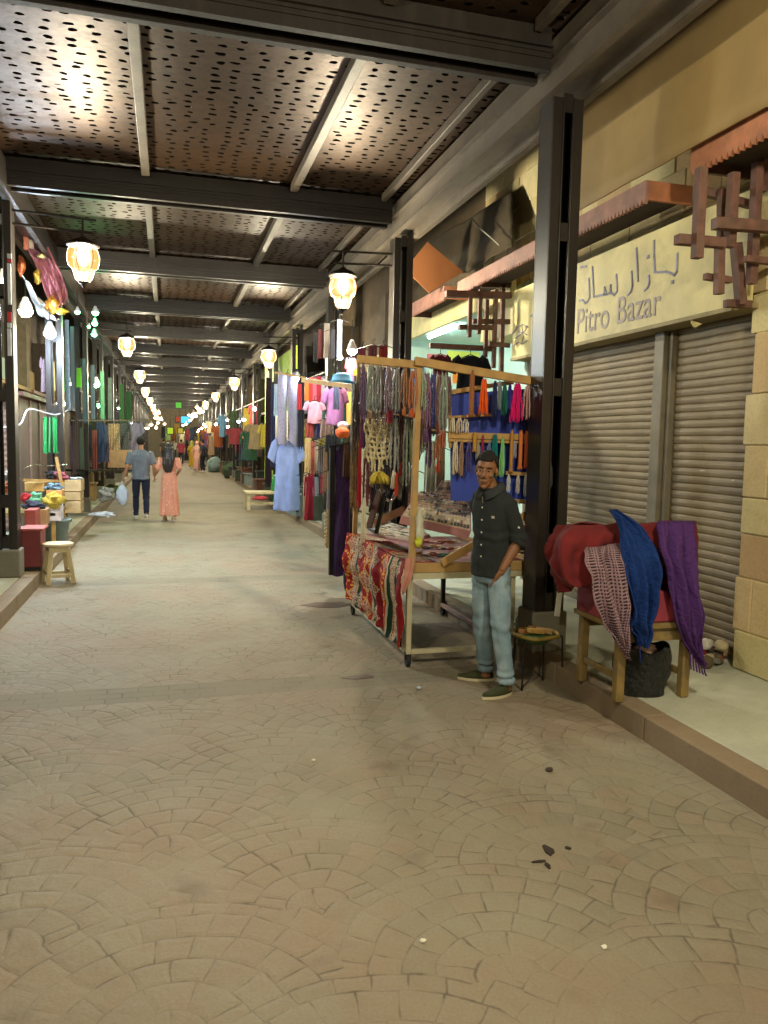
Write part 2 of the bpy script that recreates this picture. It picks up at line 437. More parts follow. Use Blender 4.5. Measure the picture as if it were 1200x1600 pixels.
for k in range(NB0, NB1):
    y = Y0+BAY*k
    b = MB()                                   # twin cross beam
    b.boxb(-1.62, 2.62, y-.13, y-.118, 4.36, 4.645); b.boxb(-1.62, 2.62, y+.118, y+.13, 4.36, 4.645)
    for q in (-.135, .075): b.boxb(-1.62, 2.62, y+q, y+q+.06, 4.352, 4.366)
    b.boxb(-1.62, 2.62, y-.075, y-.07, 4.366, 4.4); b.boxb(-1.62, 2.62, y+.07, y+.075, 4.366, 4.4)
    b.boxb(-1.62, 2.62, y-.16, y-.133, 4.5, 4.512); b.boxb(-1.62, 2.62, y-.11, y+.11, 4.56, 4.58)
    for z in (4.43, 4.47): b.boxb(-1.62, 2.62, y-.142, y-.132, z, z+.012)
    b.build('cross_beam', M_steel2 if k < 1 else M_steel, roof)
    m = y+BAY/2
    MB().boxb(-1.9, 3.0, y, m-.004, 4.67, 4.68).build('ceiling_sheet', M_ceil, roof)
    MB().boxb(-1.9, 3.0, m+.004, y+BAY-.003, 4.684, 4.694).build('ceiling_sheet', M_ceil, roof)
    for x, w_ in ((-.22, .085), (1.42, .085), (2.5, .06)):
        MB().boxb(x-w_/2, x+w_/2, y+.132, y+BAY-.162, 4.58, 4.667).build('purlin', M_galv, roof, bevel=.006)
for x0, x1, s in ((2.66, 2.9, 1), (-1.84, -1.62, -1)):
    b = MB(); ya, yb = Y0+BAY*NB0, Y0+BAY*NB1
    b.boxb(x0, x0+.012, ya, yb, 4.2, 4.42); b.boxb(x1-.012, x1, ya, yb, 4.2, 4.42); b.boxb(x0+.012, x1-.012, ya, yb, 4.3, 4.32)
    b.boxb(x0-.05, x0, ya, yb, 4.2, 4.212); b.boxb(x0-.05, x0, ya, yb, 4.408, 4.42); b.boxb(x1, x1+.06, ya, yb, 4.195, 4.207); b.boxb(x0, x1, ya, yb, 4.421, 4.6)
    b.build('side_beam', M_galv if s > 0 else M_steel, roof)

# ------------------------------------------------------------------ posts
def make_post():
    t = thing('roof_post', '', 'post')
    a = MB()
    for s in (-1, 1):
        x0, x1 = (-.12, -.035) if s < 0 else (.035, .12)
        a.boxb(x0, x1, -.11, -.098, .46, 4.2); a.boxb(x0, x1, .098, .11, .46, 4.2)
        xi = (-.12, -.11) if s < 0 else (.11, .12)
        a.boxb(xi[0], xi[1], -.098, .098, .46, 4.2)
        a.boxb(x0+(0 if s > 0 else .075), x1-(.075 if s > 0 else 0), -.122, -.111, .46, 4.2)
    a.build('column', M_steel, t, bevel=.003)
    for z in (.47, .92, 2.08, 3.2, 4.1):
        for yy in (-.105, .096): MB().boxb(-.035, .035, yy, yy+.009, z, z+.13).build('batten_plate', M_steel, t)
    MB().boxb(-.145, .145, -.135, .135, .146, .458).build('plinth', M_plinth, t, bevel=.018)
    return t
POSTR, POSTL = 2.785, -1.72
p0 = make_post(); first = True
for side in ('right', 'left'):
    n = 0
    for k in range(0 if side == 'right' else 1, 17):
        loc = (POSTR if side == 'right' else POSTL, Y0+BAY*k, 0)
        if side == 'right':
            lab = ['nearest black steel twin post, beside the closed shop shutter and the vendor', 'second black steel twin post of the right row, behind the bead cart']
            lab = lab[n] if n < 2 else 'black steel roof post, %s from the front in the right row' % ORD[n]
        else:
            lab = ['dark steel twin post with red and white tape at the left edge', 'dark steel post of the left row just beyond the crate table']
            lab = lab[n] if n < 2 else 'dark steel roof post, %s from the front in the left row' % ORD[n]
        if first: p0.location = loc; p0['label'] = lab; p0['group'] = 'steel posts carrying the roof'; first = False
        else: dup(p0, loc, label=lab)
        n += 1

# ------------------------------------------------------------------ street lamps
def globe_mat(name, c, e, tc):
    t = NT(name); tb = t.n('ShaderNodeBsdfTransparent'); t.put(tb.inputs[0], tc); em = t.n('ShaderNodeEmission'); t.put(em.inputs[0], c); em.inputs[1].default_value = e
    gl = t.n('ShaderNodeBsdfGlossy'); gl.inputs['Roughness'].default_value = .15
    ad = t.n('ShaderNodeAddShader'); t.l(em.outputs[0], ad.inputs[0]); t.l(tb.outputs[0], ad.inputs[1])
    mx = t.n('ShaderNodeMixShader'); mx.inputs[0].default_value = .05; t.l(ad.outputs[0], mx.inputs[1]); t.l(gl.outputs[0], mx.inputs[2])
    t.l(mx.outputs[0], t.out.inputs[0]); return t.m
M_amber = globe_mat('amber_glass', (1., .42, .08), .6, (1., .97, .9)); M_cup = globe_mat('lit_cup_glass', (1., .66, .28), 1.1, (1., .97, .92))
M_bulbw = emit('warm_bulb', (1., .62, .26), 5.)
M_iron = mat('lamp_iron', S(38, 30, 26), rough=.5, metal=.5)
LAMP_W = 560.
def make_lamp(s):
    """s = +1: bracket reaches from a post on the right (+x)"""
    t = thing('street_lamp', '', 'lamp')
    ex = .72*s
    b = MB()
    for z, o in ((.44, -.14), (.3, -.1)): b.tube([(o*s, 0, z), (ex, 0, z+.03)], .014, 6)
    b.tube([(0, 0, .44), (0, 0, .19)], .012, 6); b.tube([(.42*s, 0, .31), (.55*s, 0, .44)], .01, 6)
    b.build('bracket', M_iron, t)
    MB().lathe([(.02, .26), (.06, .23), (.13, .2), (.175, .165), (.175, .15), (.12, .15)], 18).build('cap', M_iron, t, smooth=True)
    MB().lathe([(.125, .15), (.155, .1), (.17, .03), (.165, -.03), (.145, -.08), (.11, -.105)], 18, cap=False).build('globe', M_amber, t, smooth=True)
    MB().lathe([(.112, -.105), (.105, -.15), (.088, -.2), (.06, -.235)], 14, cap=False).build('cup', M_cup, t, smooth=True)
    MB().lathe([(.062, -.236), (.055, -.25), (.02, -.26), (.012, -.29), (0, -.3)], 12).build('finial', M_iron, t, smooth=True)
    c = MB()
    for k in range(6):
        a = 2*PI*k/6+.2; cs, sn = math.cos(a), math.sin(a)
        c.tube([(r*cs, r*sn, z) for r, z in ((.128, .15), (.16, .1), (.174, .03), (.169, -.03), (.149, -.08), (.115, -.105), (.108, -.15), (.092, -.2), (.062, -.236))], .004, 4)
    c.build('cage', M_iron, t)
    MB().ell((0, 0, -.02), (.04, .04, .06), 10, 8).build('bulb', M_bulbw, t, smooth=True)
    ld = bpy.data.lights.new('lamp_light', 'POINT'); ld.energy = LAMP_W; ld.color = (1., .93, .72); ld.shadow_soft_size = .07
    lo = bpy.data.objects.new('lamp_light', ld); COL.objects.link(lo); lo.parent = t; lo.location = (0, 0, -.02)
    return t
LX = {-1: [-.89, -.82, -.83, -.87, -.87], 1: [2.05, 2.16, 2.07, 1.95, 1.9]}
for s in (1, -1):
    la = make_lamp(s); fst = True; n = 0
    for k in (-2, -1, 0, 1, 2, 3, 4, 5, 6, 7, 8):
        i = max(0, k); x = LX[s][min(i, 4)]
        loc = (x, 9.3+8*k, 3.66 if s < 0 else 3.56)
        sd = 'right' if s > 0 else 'left'
        lab = ('glowing amber globe lamp, %s in view along the %s row' % (ORD[n], sd)) if k >= 0 else ('amber globe lamp hanging behind the viewer, %s row, %s' % (sd, 'farther' if k == -2 else 'closer'))
        if fst: la.location = loc; la['label'] = lab; la['group'] = 'amber globe lamps'; fst = False
        else: dup(la, loc, label=lab)
        if k >= 0: n += 1
# ------------------------------------------------------------------ right-hand shops
def stone_mat(name, cs, attr=True):
    t = NT(name); co = t.coord(); at = t.n('ShaderNodeAttribute'); at.attribute_name = 'blk'
    col = t.ramp(at.outputs['Fac'], [(i/(len(cs)-1), S(*c)) for i, c in enumerate(cs)])
    n = t.noise(co, 3, 6, .7); g = t.noise(co, 40, 4, .7); col = t.mix(t.ramp(n, [(.4, 0.), (.7, .4)]), col, S(168, 152, 110))
    col = t.mix(t.ramp(g, [(.3, .2), (.5, 0.)]), col, S(104, 90, 66)); d = t.noise(t.vmath('ADD', co, (5, 5, 5)), 1.1, 5, .7); col = t.mix(t.ramp(d, [(.55, 0.), (.72, .2)]), col, S(96, 82, 60))
    t.bsdf(col, .85, 0., t.bump(t.math('ADD', t.math('MULTIPLY', n, 1.5), g), .5, .01), Specular_IOR_Level=.25); return t.m
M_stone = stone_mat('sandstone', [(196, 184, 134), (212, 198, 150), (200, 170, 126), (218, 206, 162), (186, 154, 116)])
def block_wall(name, x, y0, y1, z0, z1, label, cat, seed, back=.4, hs=(.24, .42), ls=(.3, .7)):
    rd = random.Random(seed); b = MB(); vals = []; z = z0
    while z < z1-.02:
        h = min(rd.uniform(*hs), z1-z); y = y0-rd.uniform(0, .3); e = y1+rd.choice((-.03, .0, .025))
        while y < e-.01:
            l = min(rd.uniform(*ls), e-y)
            if e-y-l < .12: l = e-y
            o = rd.uniform(0, .014); b.boxb(x+o, x+.14, y+.004, y+l-.004, z+.004, z+h-.004); vals += [rd.random()]*6; y += l
        z += h
    b.cur = 0; b.boxb(x+.02, x+back, y0, y1-.03, z0, z1); vals += [.1]*6
    o = b.build(name, M_stone, bevel=.008)
    a = o.data.attributes.new('blk', 'FLOAT', 'FACE'); a.data.foreach_set('value', vals)
    return tag(o, label, cat)
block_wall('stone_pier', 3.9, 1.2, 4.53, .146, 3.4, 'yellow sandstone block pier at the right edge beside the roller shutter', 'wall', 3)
block_wall('stone_wall', 4.12, 6.5, 9.9, 3.1, 7.0, 'cream stone block wall above the shop sign behind the nearest post', 'wall', 5)
block_wall('stone_wall', 4.12, 1.0, 6.496, 3.1, 7.0, 'shadowed stone upper wall behind the long cream panel', 'wall', 8)
# shutters
def shutter_mat():
    t = NT('shutter_slats'); co = t.coord(); n = t.noise(co, 2.2, 6, .7); s = t.noise(t.vmath('MULTIPLY', co, (1, .6, 9)), 4, 5, .7); g = t.noise(co, 70, 3)
    col = t.ramp(n, [(.3, S(112, 99, 74)), (.7, S(136, 121, 92))]); col = t.mix(t.ramp(s, [(.5, 0.), (.68, .65)]), col, S(92, 72, 60))
    w = t.noise(t.vmath('MULTIPLY', co, (1, 2.4, 14)), 2.6, 3, .6); col = t.mix(t.ramp(w, [(.7, 0.), (.74, .8)]), col, S(190, 186, 176))
    t.bsdf(col, t.math('MULTIPLY_ADD', g, .3, .45), .15, t.bump(g, .15, .003)); return t.m
M_shut = shutter_mat()
M_frame = mat('shutter_frame', S(116, 108, 88), rough=.6, var=.2, dirt=.4)
def shutter(x, y0, y1, z0, z1, label, pitch=.064):
    t = thing('roller_shutter', label, 'shutter', (x, (y0+y1)/2, z0)); prof = []; z = 0; H = z1-z0
    while z < H-.005:
        for q, d in ((0, .007), (.06, .002), (.2, -.002), (.5, -.005), (.8, -.002), (.94, .002)): prof.append((d, z+q*pitch))
        z += pitch
    h = (y1-y0)/2; ny = 9; rows = [[(d+.006*math.sin(j*1.3+zz*2), lerp(h, -h, j/(ny-1)), zz) for j in range(ny)] for d, zz in prof]
    MB().grid(rows).build('slats', M_shut, t)
    MB().boxb(-.03, .03, -h, h, 0, .07).build('bottom_bar', M_frame, t, bevel=.005)
    MB().boxb(-.05, .05, -h-.05, -h-.002, 0, H).build('guide_rail', M_frame, t, bevel=.004); MB().boxb(-.05, .05, h+.002, h+.05, 0, H).build('guide_rail', M_frame, t, bevel=.004)
    return t
shutter(4.06, 4.6, 5.55, .15, 2.72, 'narrow grey roller shutter next to the sandstone pier')
shutter(4.06, 5.8, 8.16, .15, 2.72, 'wide worn roller shutter partly behind the black post')
tag(MB().boxb(3.97, 4.12, 5.61, 5.74, .146, 2.72).build('shutter_mullion', M_frame, bevel=.006), 'grey upright between the two roller shutters', 'upright')
# ---- painted sign
M_sign = mat('sign_board', S(206, 192, 132), rough=.6, var=.16, scale=3.2, bump=.2, dirt=.35)
M_signedge = mat('sign_edge', S(150, 136, 92), rough=.7, dirt=.4)
M_ink = mat('sign_ink', S(128, 126, 150), rough=.6, bump=0, var=.35, scale=16); M_ink2 = mat('sign_ink_brown', S(146, 132, 128), rough=.6, bump=0, var=.2)
sx = 3.82
sg = thing('shop_sign', 'pale yellow painted bazaar sign in Arabic and Latin letters above the shutters', 'sign', (0, 0, 0))
MB().boxb(sx, sx+.05, 4.5, 8.25, 2.715, 3.47).build('board', M_sign, sg)
MB().boxb(sx-.012, sx+.2, 4.49, 8.26, 2.68, 2.713).build('bottom_trim', M_signedge, sg, bevel=.004)
def zp(zx, zy): return PX(780+zx/2.857, 260+zy/2.857, sx-.004)
def strokes(lst, r, name, m):
    b = MB()
    for st in lst:
        pts = [zp(*q) for q in st]
        if len(pts) == 1: b.boxb(sx-.007, sx-.001, pts[0].y-r*1.5, pts[0].y+r*1.5, pts[0].z-r*1.5, pts[0].z+r*1.5); continue
        for p, q in zip(pts, pts[1:]):
            d = (q-p).normalized()*r*.6; b.bar(p-d, q+d, .005, r*2, up=(q-p).cross(Vector((1, 0, 0))))
    b.build(name, m, sg)
strokes([[(795,388),(792,470),(782,486),(768,478),(745,470),(718,472),(694,472),(690,400),(690,332)], [(772,516)], [(667,488),(669,522),(662,540),(648,553)], [(664,404)],
         [(611,366),(615,440),(618,512)], [(590,470),(593,535),(586,560),(574,574)],
         [(522,484),(526,556),(514,574),(500,566),(497,530),(494,564),(478,572),(470,540),(468,572),(440,578),(421,582),(418,510),(415,450)],
         [(400,500),(403,585),(394,604),(384,611),(372,598),(357,600)], [(363,451),(388,446)]], .0095, 'lettering', M_ink)
strokes([[(163,652),(142,668),(168,664)], [(163,640),(166,706)]], .010, 'numeral', M_ink)
strokes([[(60,745),(80,720),(104,706),(124,712),(116,732),(96,750),(70,768)], [(84,738),(112,744),(122,752)], [(64,800),(84,786),(104,792),(124,778)], [(72,776),(66,806)], [(100,714),(108,760),(98,796)], [(118,716)], [(128,718)]], .006, 'emblem', M_ink2)
def word(txt, a, b, name, m, parent, xpl, mirror=1):
    """flat lettering on a wall facing -x, between points a (left foot) and b (right foot)"""
    cu = bpy.data.curves.new('w', 'FONT'); cu.body = txt; cu.extrude = .002; o = bpy.data.objects.new('w', cu); COL.objects.link(o)
    dg = bpy.context.evaluated_depsgraph_get(); me = bpy.data.meshes.new_from_object(o.evaluated_get(dg)); bpy.data.objects.remove(o); me.name = name
    xs = [v.co.x for v in me.vertices]; W = max(xs)-min(xs); k = (a.y-b.y)/W; x0 = min(xs)
    for v in me.vertices:
        X, Yv, Zv = v.co; v.co = (xpl-Zv, a.y-(X-x0)*k, a.z+(b.z-a.z)*(X-x0)/W+Yv*k*1.15)
    me.materials.clear(); me.materials.append(m); q = bpy.data.objects.new(name, me); COL.objects.link(q); q.parent = parent; return q
word('Pitro', zp(346, 748), zp(488, 718), 'latin_lettering', M_ink2, sg, sx-.003)
word('Bazar', zp(526, 702), zp(718, 662), 'latin_lettering', M_ink2, sg, sx-.003)
M_rag = fab((196, 178, 116))
cloth('paper_scrap', [PX(1150,462,3.79), PX(1158,480,3.79)], [PX(1140,470,3.79), PX(1142,486,3.79)], M_rag, (-1,0,0), nu=8, nv=8, amp=.012, thick=.004)
tag(bpy.data.objects['paper_scrap'], 'torn yellowish scrap at the lower right corner of the shop sign', 'scrap')
o = cloth('paper_scrap', [PX(1079,500,3.79), PX(1084,513,3.79)], [PX(1097,506,3.79), PX(1090,511,3.79)], M_rag, (-1,0,0), nu=6, nv=6, amp=.01, thick=.004)
tag(o, 'small yellow scrap hanging under the sign above the narrow shutter', 'scrap')
# ---- cream panel above, valances, soffits
M_cream = mat('cream_panel', S(150, 124, 76), rough=.8, var=.22, scale=1.3, bump=.2, bscale=12, dirt=.35)
b = MB(); ny, nz = 30, 12; rows = []
for i in range(nz):
    rows.append([(3.375+.02*mnoise.noise(Vector((j*.3, i*.4, 2)))+.05*(i/(nz-1))**2-.04*(1-i/(nz-1))**3, lerp(6.5, 2.4, j/(ny-1)), lerp(PX(915, 327, 3.37).z, 5.0, i/(nz-1))) for j in range(ny)])
tag(b.grid(rows).build('canvas_fascia', M_cream, smooth=True, solid=.015), 'long cream canvas fascia above the sawtooth valance, upper right', 'panel')
M_val = mat('valance_wood', S(150, 106, 92), rough=.7, var=.3, scale=6, dirt=.45); M_val2 = mat('valance_wood_orange', S(166, 106, 74), rough=.7, var=.3, scale=6, dirt=.4)
M_wood_dk = mat('dark_brown_wood', S(82, 48, 36), rough=.6, var=.25, scale=4, dirt=.2)
M_soffit = mat('soffit_board', S(52, 36, 28), rough=.8)
def valance(x, y0, y1, zt, zb, xw, label, m, tooth=.05):
    t = thing('shop_awning', label, 'awning')
    n = max(2, int((y1-y0)/tooth)); pts = [(x, y0, zt)]
    for k in range(n):
        a = y0+(y1-y0)*k/n; c = y0+(y1-y0)*(k+1)/n; q = (c-a)
        pts += [(x, a, zb+.0), (x, a+q*.3, zb-.028), (x, a+q*.62, zb-.02), (x, a+q*.85, zb+.012)]
    pts += [(x, y1, zb), (x, y1, zt)]
    MB().prism(pts, (-1, 0, 0), .028).build('valance', m, t)
    MB().boxb(x+.032, xw, y0+.02, y1-.02, zt-.09, zt-.05).build('soffit', M_soffit, t)
    for yy in (y0, y1-.03): MB().boxb(x+.03, xw, yy, yy+.03, zb, zt-.001).build('end_board', M_val2 if yy == y0 else M_wood_dk, t)
    return t
pA = PX(1080, 232, 3.4); pB = PX(1080, 268, 3.4)
valance(3.4, 1.0, pA.y, pA.z, pB.z, 3.88, 'orange wooden awning valance with saw teeth above the stone pier', M_val2)
qA, qB = PX(715, 441, 3.4), PX(715, 459, 3.4); qR = PX(1010, 275, 3.4)
valance(3.4, qR.y, qA.y, qA.z, qB.z, 3.8, 'long pinkish wooden awning valance with saw teeth above the bazaar sign', M_val)
rA, rB, rL = PX(694, 446, 3.5), PX(694, 466, 3.5), PX(648, 478, 3.5)
valance(3.5, rA.y, rL.y+.3, rA.z, rB.z, 3.9, 'short red wooden valance over the lit shop beside the second post', M_val)
# ---- stick brackets under the awnings
def bracket(sticks, Yb, label):
    t = thing('wooden_bracket', label, 'bracket')
    for i, (a, b_, w_, dy) in enumerate(sticks):
        p, q = PY(a[0], a[1], Yb+dy), PY(b_[0], b_[1], Yb+dy)
        MB().bar(p, q, w_, w_).build('stick', M_brk, t, bevel=.004)
    return t
M_brk = mat('bracket_wood', S(102, 70, 60), rough=.65, var=.4, scale=13, bump=.5, bscale=26, dirt=.4)
bracket([((1096,262),(1089,404),.058,-.12), ((1057,374),(1130,380),.062,-.06), ((1147,270),(1140,387),.058,.0), ((1125,372),(1123,460),.052,-.02), ((1101,432),(1142,438),.042,.05),
         ((1116,349),(1216,356),.07,-.075), ((1184,254),(1174,444),.056,.03), ((1165,404),(1216,410),.044,-.04), ((1150,380),(1158,476),.06,.12), ((1128,296),(1128,372),.05,.14), ((1100,300),(1180,322),.05,.2),
         ((1133,474),(1172,476),.05,.16), ((1196,240),(1190,300),.05,.1)], 4.32, 'reddish wooden stick bracket under the orange valance at the right edge')
bracket([((735,464),(733,527),.045,-.1), ((751,452),(748,522),.045,0), ((761,468),(758,558),.045,.06), ((775,452),(771,575),.045,.02), ((786,440),(783,582),.05,.1), ((717,511),(770,512),.055,-.05), ((738,502),(796,503),.055,.055),
         ((671,540),(770,545),.06,.12), ((696,459),(798,462),.075,.03), ((752,446),(800,446),.05,.1), ((764,537),(796,540),.05,-.03)], 8.35, 'dark wooden stick bracket left of the bazaar sign above the cart')
# ---- lit shop behind the cart
lit = thing('lit_shop', 'open shop with pale cyan lit interior behind the second post', 'shop')
M_litw = mat('shop_wall_white', S(196, 216, 206), rough=.8, var=.05, bump=.05)
b = MB(); b.boxb(5.6, 5.7, 8.3, 13.2, .15, 3.6); b.boxb(4.0, 5.6, 13.1, 13.2, .15, 3.6); b.boxb(4.0, 5.6, 8.2, 8.28, .15, 3.6); b.build('inner_wall', M_litw, lit)
MB().boxb(4.13, 4.4, 9.91, 13.25, 3.62, 7.2).build('upper_wall', mat('brown_render', S(96, 80, 58), rough=.9, dirt=.4), lit)
MB().boxb(4.0, 5.6, 8.28, 13.1, 3.52, 3.6).build('ceiling', M_litw, lit)
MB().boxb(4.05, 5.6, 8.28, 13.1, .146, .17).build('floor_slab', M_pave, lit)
M_tube = emit('fluorescent_tube', (.66, 1., .93), 60.)
q = PX(655, 525, 4.9); tl = MB().tube([(4.9, q.y-.9, 3.42), (4.9, q.y+.9, 3.42)], .03, 8).build('fluorescent_tube', M_tube, lit)
q = PX(690, 519, 4.15); MB().tube([(4.15, q.y-.6, q.z), (4.15, q.y+.6, q.z)], .03, 8).build('fluorescent_tube', M_tube, lit)
MB().boxb(4.13, 4.17, q.y-.65, q.y+.65, q.z+.035, q.z+.07).build('tube_fitting', M_litw, lit)
tag(MB().boxb(3.86, 3.92, 8.4, 12.9, PX(700,505,3.86).z, PX(700,468,3.86).z).build('fascia_board', M_sign), 'plain yellow fascia board over the lit shop behind the cart', 'board')
for px0, py0, px1, py1, c, lb in [(648,560,662,610,(70,120,200),'blue printed panel at the left of the lit shop'), (668,553,700,572,(226,120,128),'pink printed panel inside the lit shop'),
                               (700,548,748,570,(210,214,96),'yellow printed panel inside the lit shop'), (708,575,742,600,(240,132,40),'orange printed panel low inside the lit shop'),(752,560,776,590,(120,170,210),'light blue panel inside the lit shop beside the bracket')]:
    a, c2 = PY(px0, py0, 13.08), PY(px1, py1, 13.08)
    tag(MB().boxb(a.x, c2.x, 13.07, 13.097, a.z, c2.z).build('wall_panel', mat('panel_%d_%d_%d' % c, S(*c), rough=.5, bump=0)), lb, 'panel', 'printed panels in the lit shop')
# brown board and dark tarpaulin above it
M_brown = mat('brown_board', S(140, 86, 48), rough=.6, var=.12, scale=2)
tag(MB().prism([PY(x, y, 9.75) for x, y in [(668,378),(646,405),(645,432),(671,457),(724,425)]], (0, -1, 0), .03).build('tilted_board', M_brown), 'tilted brown board hanging under the roof beside the second post', 'board')
o = cloth('tarpaulin', [PX(668,380,3.95), PX(690,420,3.85), PX(728,426,3.8)], [PX(800,300,4.0), PX(802,350,3.9), PX(800,385,3.8)], fab((66, 56, 40)), (-1, 0, .3), nu=30, nv=24, amp=.022, freq=1.2, thick=.012)
tag(o, 'dark grey tarpaulin sagging above the pinkish valance', 'tarpaulin')
M_wire = mat('pale_cable', S(150, 150, 140), rough=.6, bump=0)
tag(MB().tube(path([PX(736,340,3.72), PX(752,358,3.72), PX(768,372,3.7), PX(780,383,3.7)], 14), .009, 6).build('cable', M_wire, smooth=True), 'thin pale cable running over the dark tarpaulin', 'cable')
# ------------------------------------------------------------------ the bead cart
M_pine = mat('pine_strip', S(176, 140, 84), rough=.7, var=.2, scale=7, bump=.3, bscale=30, dirt=.25)
M_white_metal = mat('cream_painted_metal', S(186, 178, 146), rough=.5, var=.15, dirt=.55)
M_black_metal = mat('black_metal', S(36, 34, 34), rough=.45, metal=.4)
M_rubber = mat('black_rubber', S(28, 27, 26), rough=.8)
M_red_board = mat('dark_red_board', S(120, 44, 44), rough=.6)
CX0, CX1, CY0, CY1, CT = 1.745, 2.76, 5.48, 7.3, .78
cart = thing('market_cart', 'wheeled vendor cart with pine rails hung with beads and a red draped side', 'cart', (2.25, 6.4, 0)); cl = Vector((2.25, 6.4, 0))
def cpart(mb, name, m, **k):
    o = mb.build(name, m, cart, **k); o.location = -cl; return o
for (x, y, m, z0) in ((CX0, CY0, M_white_metal, .1), (CX0, CY1, M_black_metal, .1), (2.6, CY0, M_white_metal, .1), (2.62, 7.1, M_black_metal, .12)):
    cpart(MB().boxb(x, x+.04, y, y+.04, z0, CT-.045), 'leg', m, bevel=.004)
    w_ = MB(); w_.tube([(x+.005, y+.02, .05), (x+.035, y+.02, .05)], .048, 14); cpart(w_, 'wheel', M_rubber, bevel=.006)
    cpart(MB().boxb(x-.004, x+.044, y+.008, y+.032, .06, .12), 'caster_fork', M_black_metal)
cpart(MB().boxb(CX0+.042, 2.598, CY0+.002, CY0+.036, .1, .135), 'bottom_rail', M_white_metal, bevel=.003)
cpart(MB().boxb(CX0+.002, CX0+.036, CY0+.042, CY1-.002, .1, .135), 'bottom_rail', M_white_metal, bevel=.003)
cpart(MB().boxb(2.604, 2.636, CY0+.042, 7.098, .1, .135), 'bottom_rail', mat('pinkish_rail', S(170, 140, 128), dirt=.4), bevel=.003)
cpart(MB().boxb(CX0+.0, CX1+.06, CY0-.002, CY1+.04, CT-.04, CT-.008), 'table_board', M_red_board)
cpart(MB().boxb(CX0-.015, CX1+.1, CY0-.03, CY0-.004, CT-.045, CT+.028), 'edge_board', M_pine, bevel=.003)
cpart(MB().boxb(CX0+.03, CX1+.06, CY0-.028, CY0-.006, CT-.095, CT-.047), 'frame_strip', M_white_metal)
cpart(MB().boxb(CX1+.062, CX1+.09, CY0, CY1, CT-.045, CT+.028), 'edge_board', M_pine, bevel=.003)
def pbar(name, a, b, w_, h=None, m=None, up=(0, 0, 1)): return cpart(MB().bar(a, b, w_, h, up), name, m or M_pine, bevel=.004)
pbar('upright', PY(643, 888, 5.455), PY(655, 566, 5.455), .045); pbar('upright', PY(832, 884, 5.52), PY(854, 590, 5.52), .05, .05); pbar('upright', (1.765, 7.32, .1), (1.79, 7.32, 2.5), .045)
pbar('top_rail', PY(558, 561, 5.46), PY(660, 571, 5.452), .04, .058); pbar('top_rail', PY(648, 564, 5.415), PY(857, 600, 5.42), .04, .062)
pbar('side_rail', (1.795, 5.5, 2.29), (1.8, 7.35, 2.46), .035, .045); pbar('side_rail', PY(702, 613, 5.6), PY(802, 597, 5.6), .03, .035)
pbar('brace', PY(834, 798, 5.47), PY(690, 880, 5.43), .022, .062); pbar('brace', PY(842, 668, 5.56), PY(844, 800, 5.56), .03, .05)
for a, b_, h in (((700, 680), (846, 684), .05), ((700, 688), (846, 692), .022), ((790, 739), (842, 742), .03), ((796, 782), (840, 785), .03), ((700, 652), (770, 648), .02)): pbar('rack_rail', PY(*a, 5.57), PY(*b_, 5.57), .022, h)
pbar('upright', PY(702, 615, 5.6), PY(704, 700, 5.6), .025)
M_blue = mat('blue_backing', S(52, 72, 168), rough=.75, var=.2, scale=3, bump=.2, bscale=14)
cpart(MB().prism([PY(*q, 5.63) for q in ((705, 782), (840, 788), (847, 606), (704, 616))], (0, -1, 0), .015), 'backing_panel', M_blue)
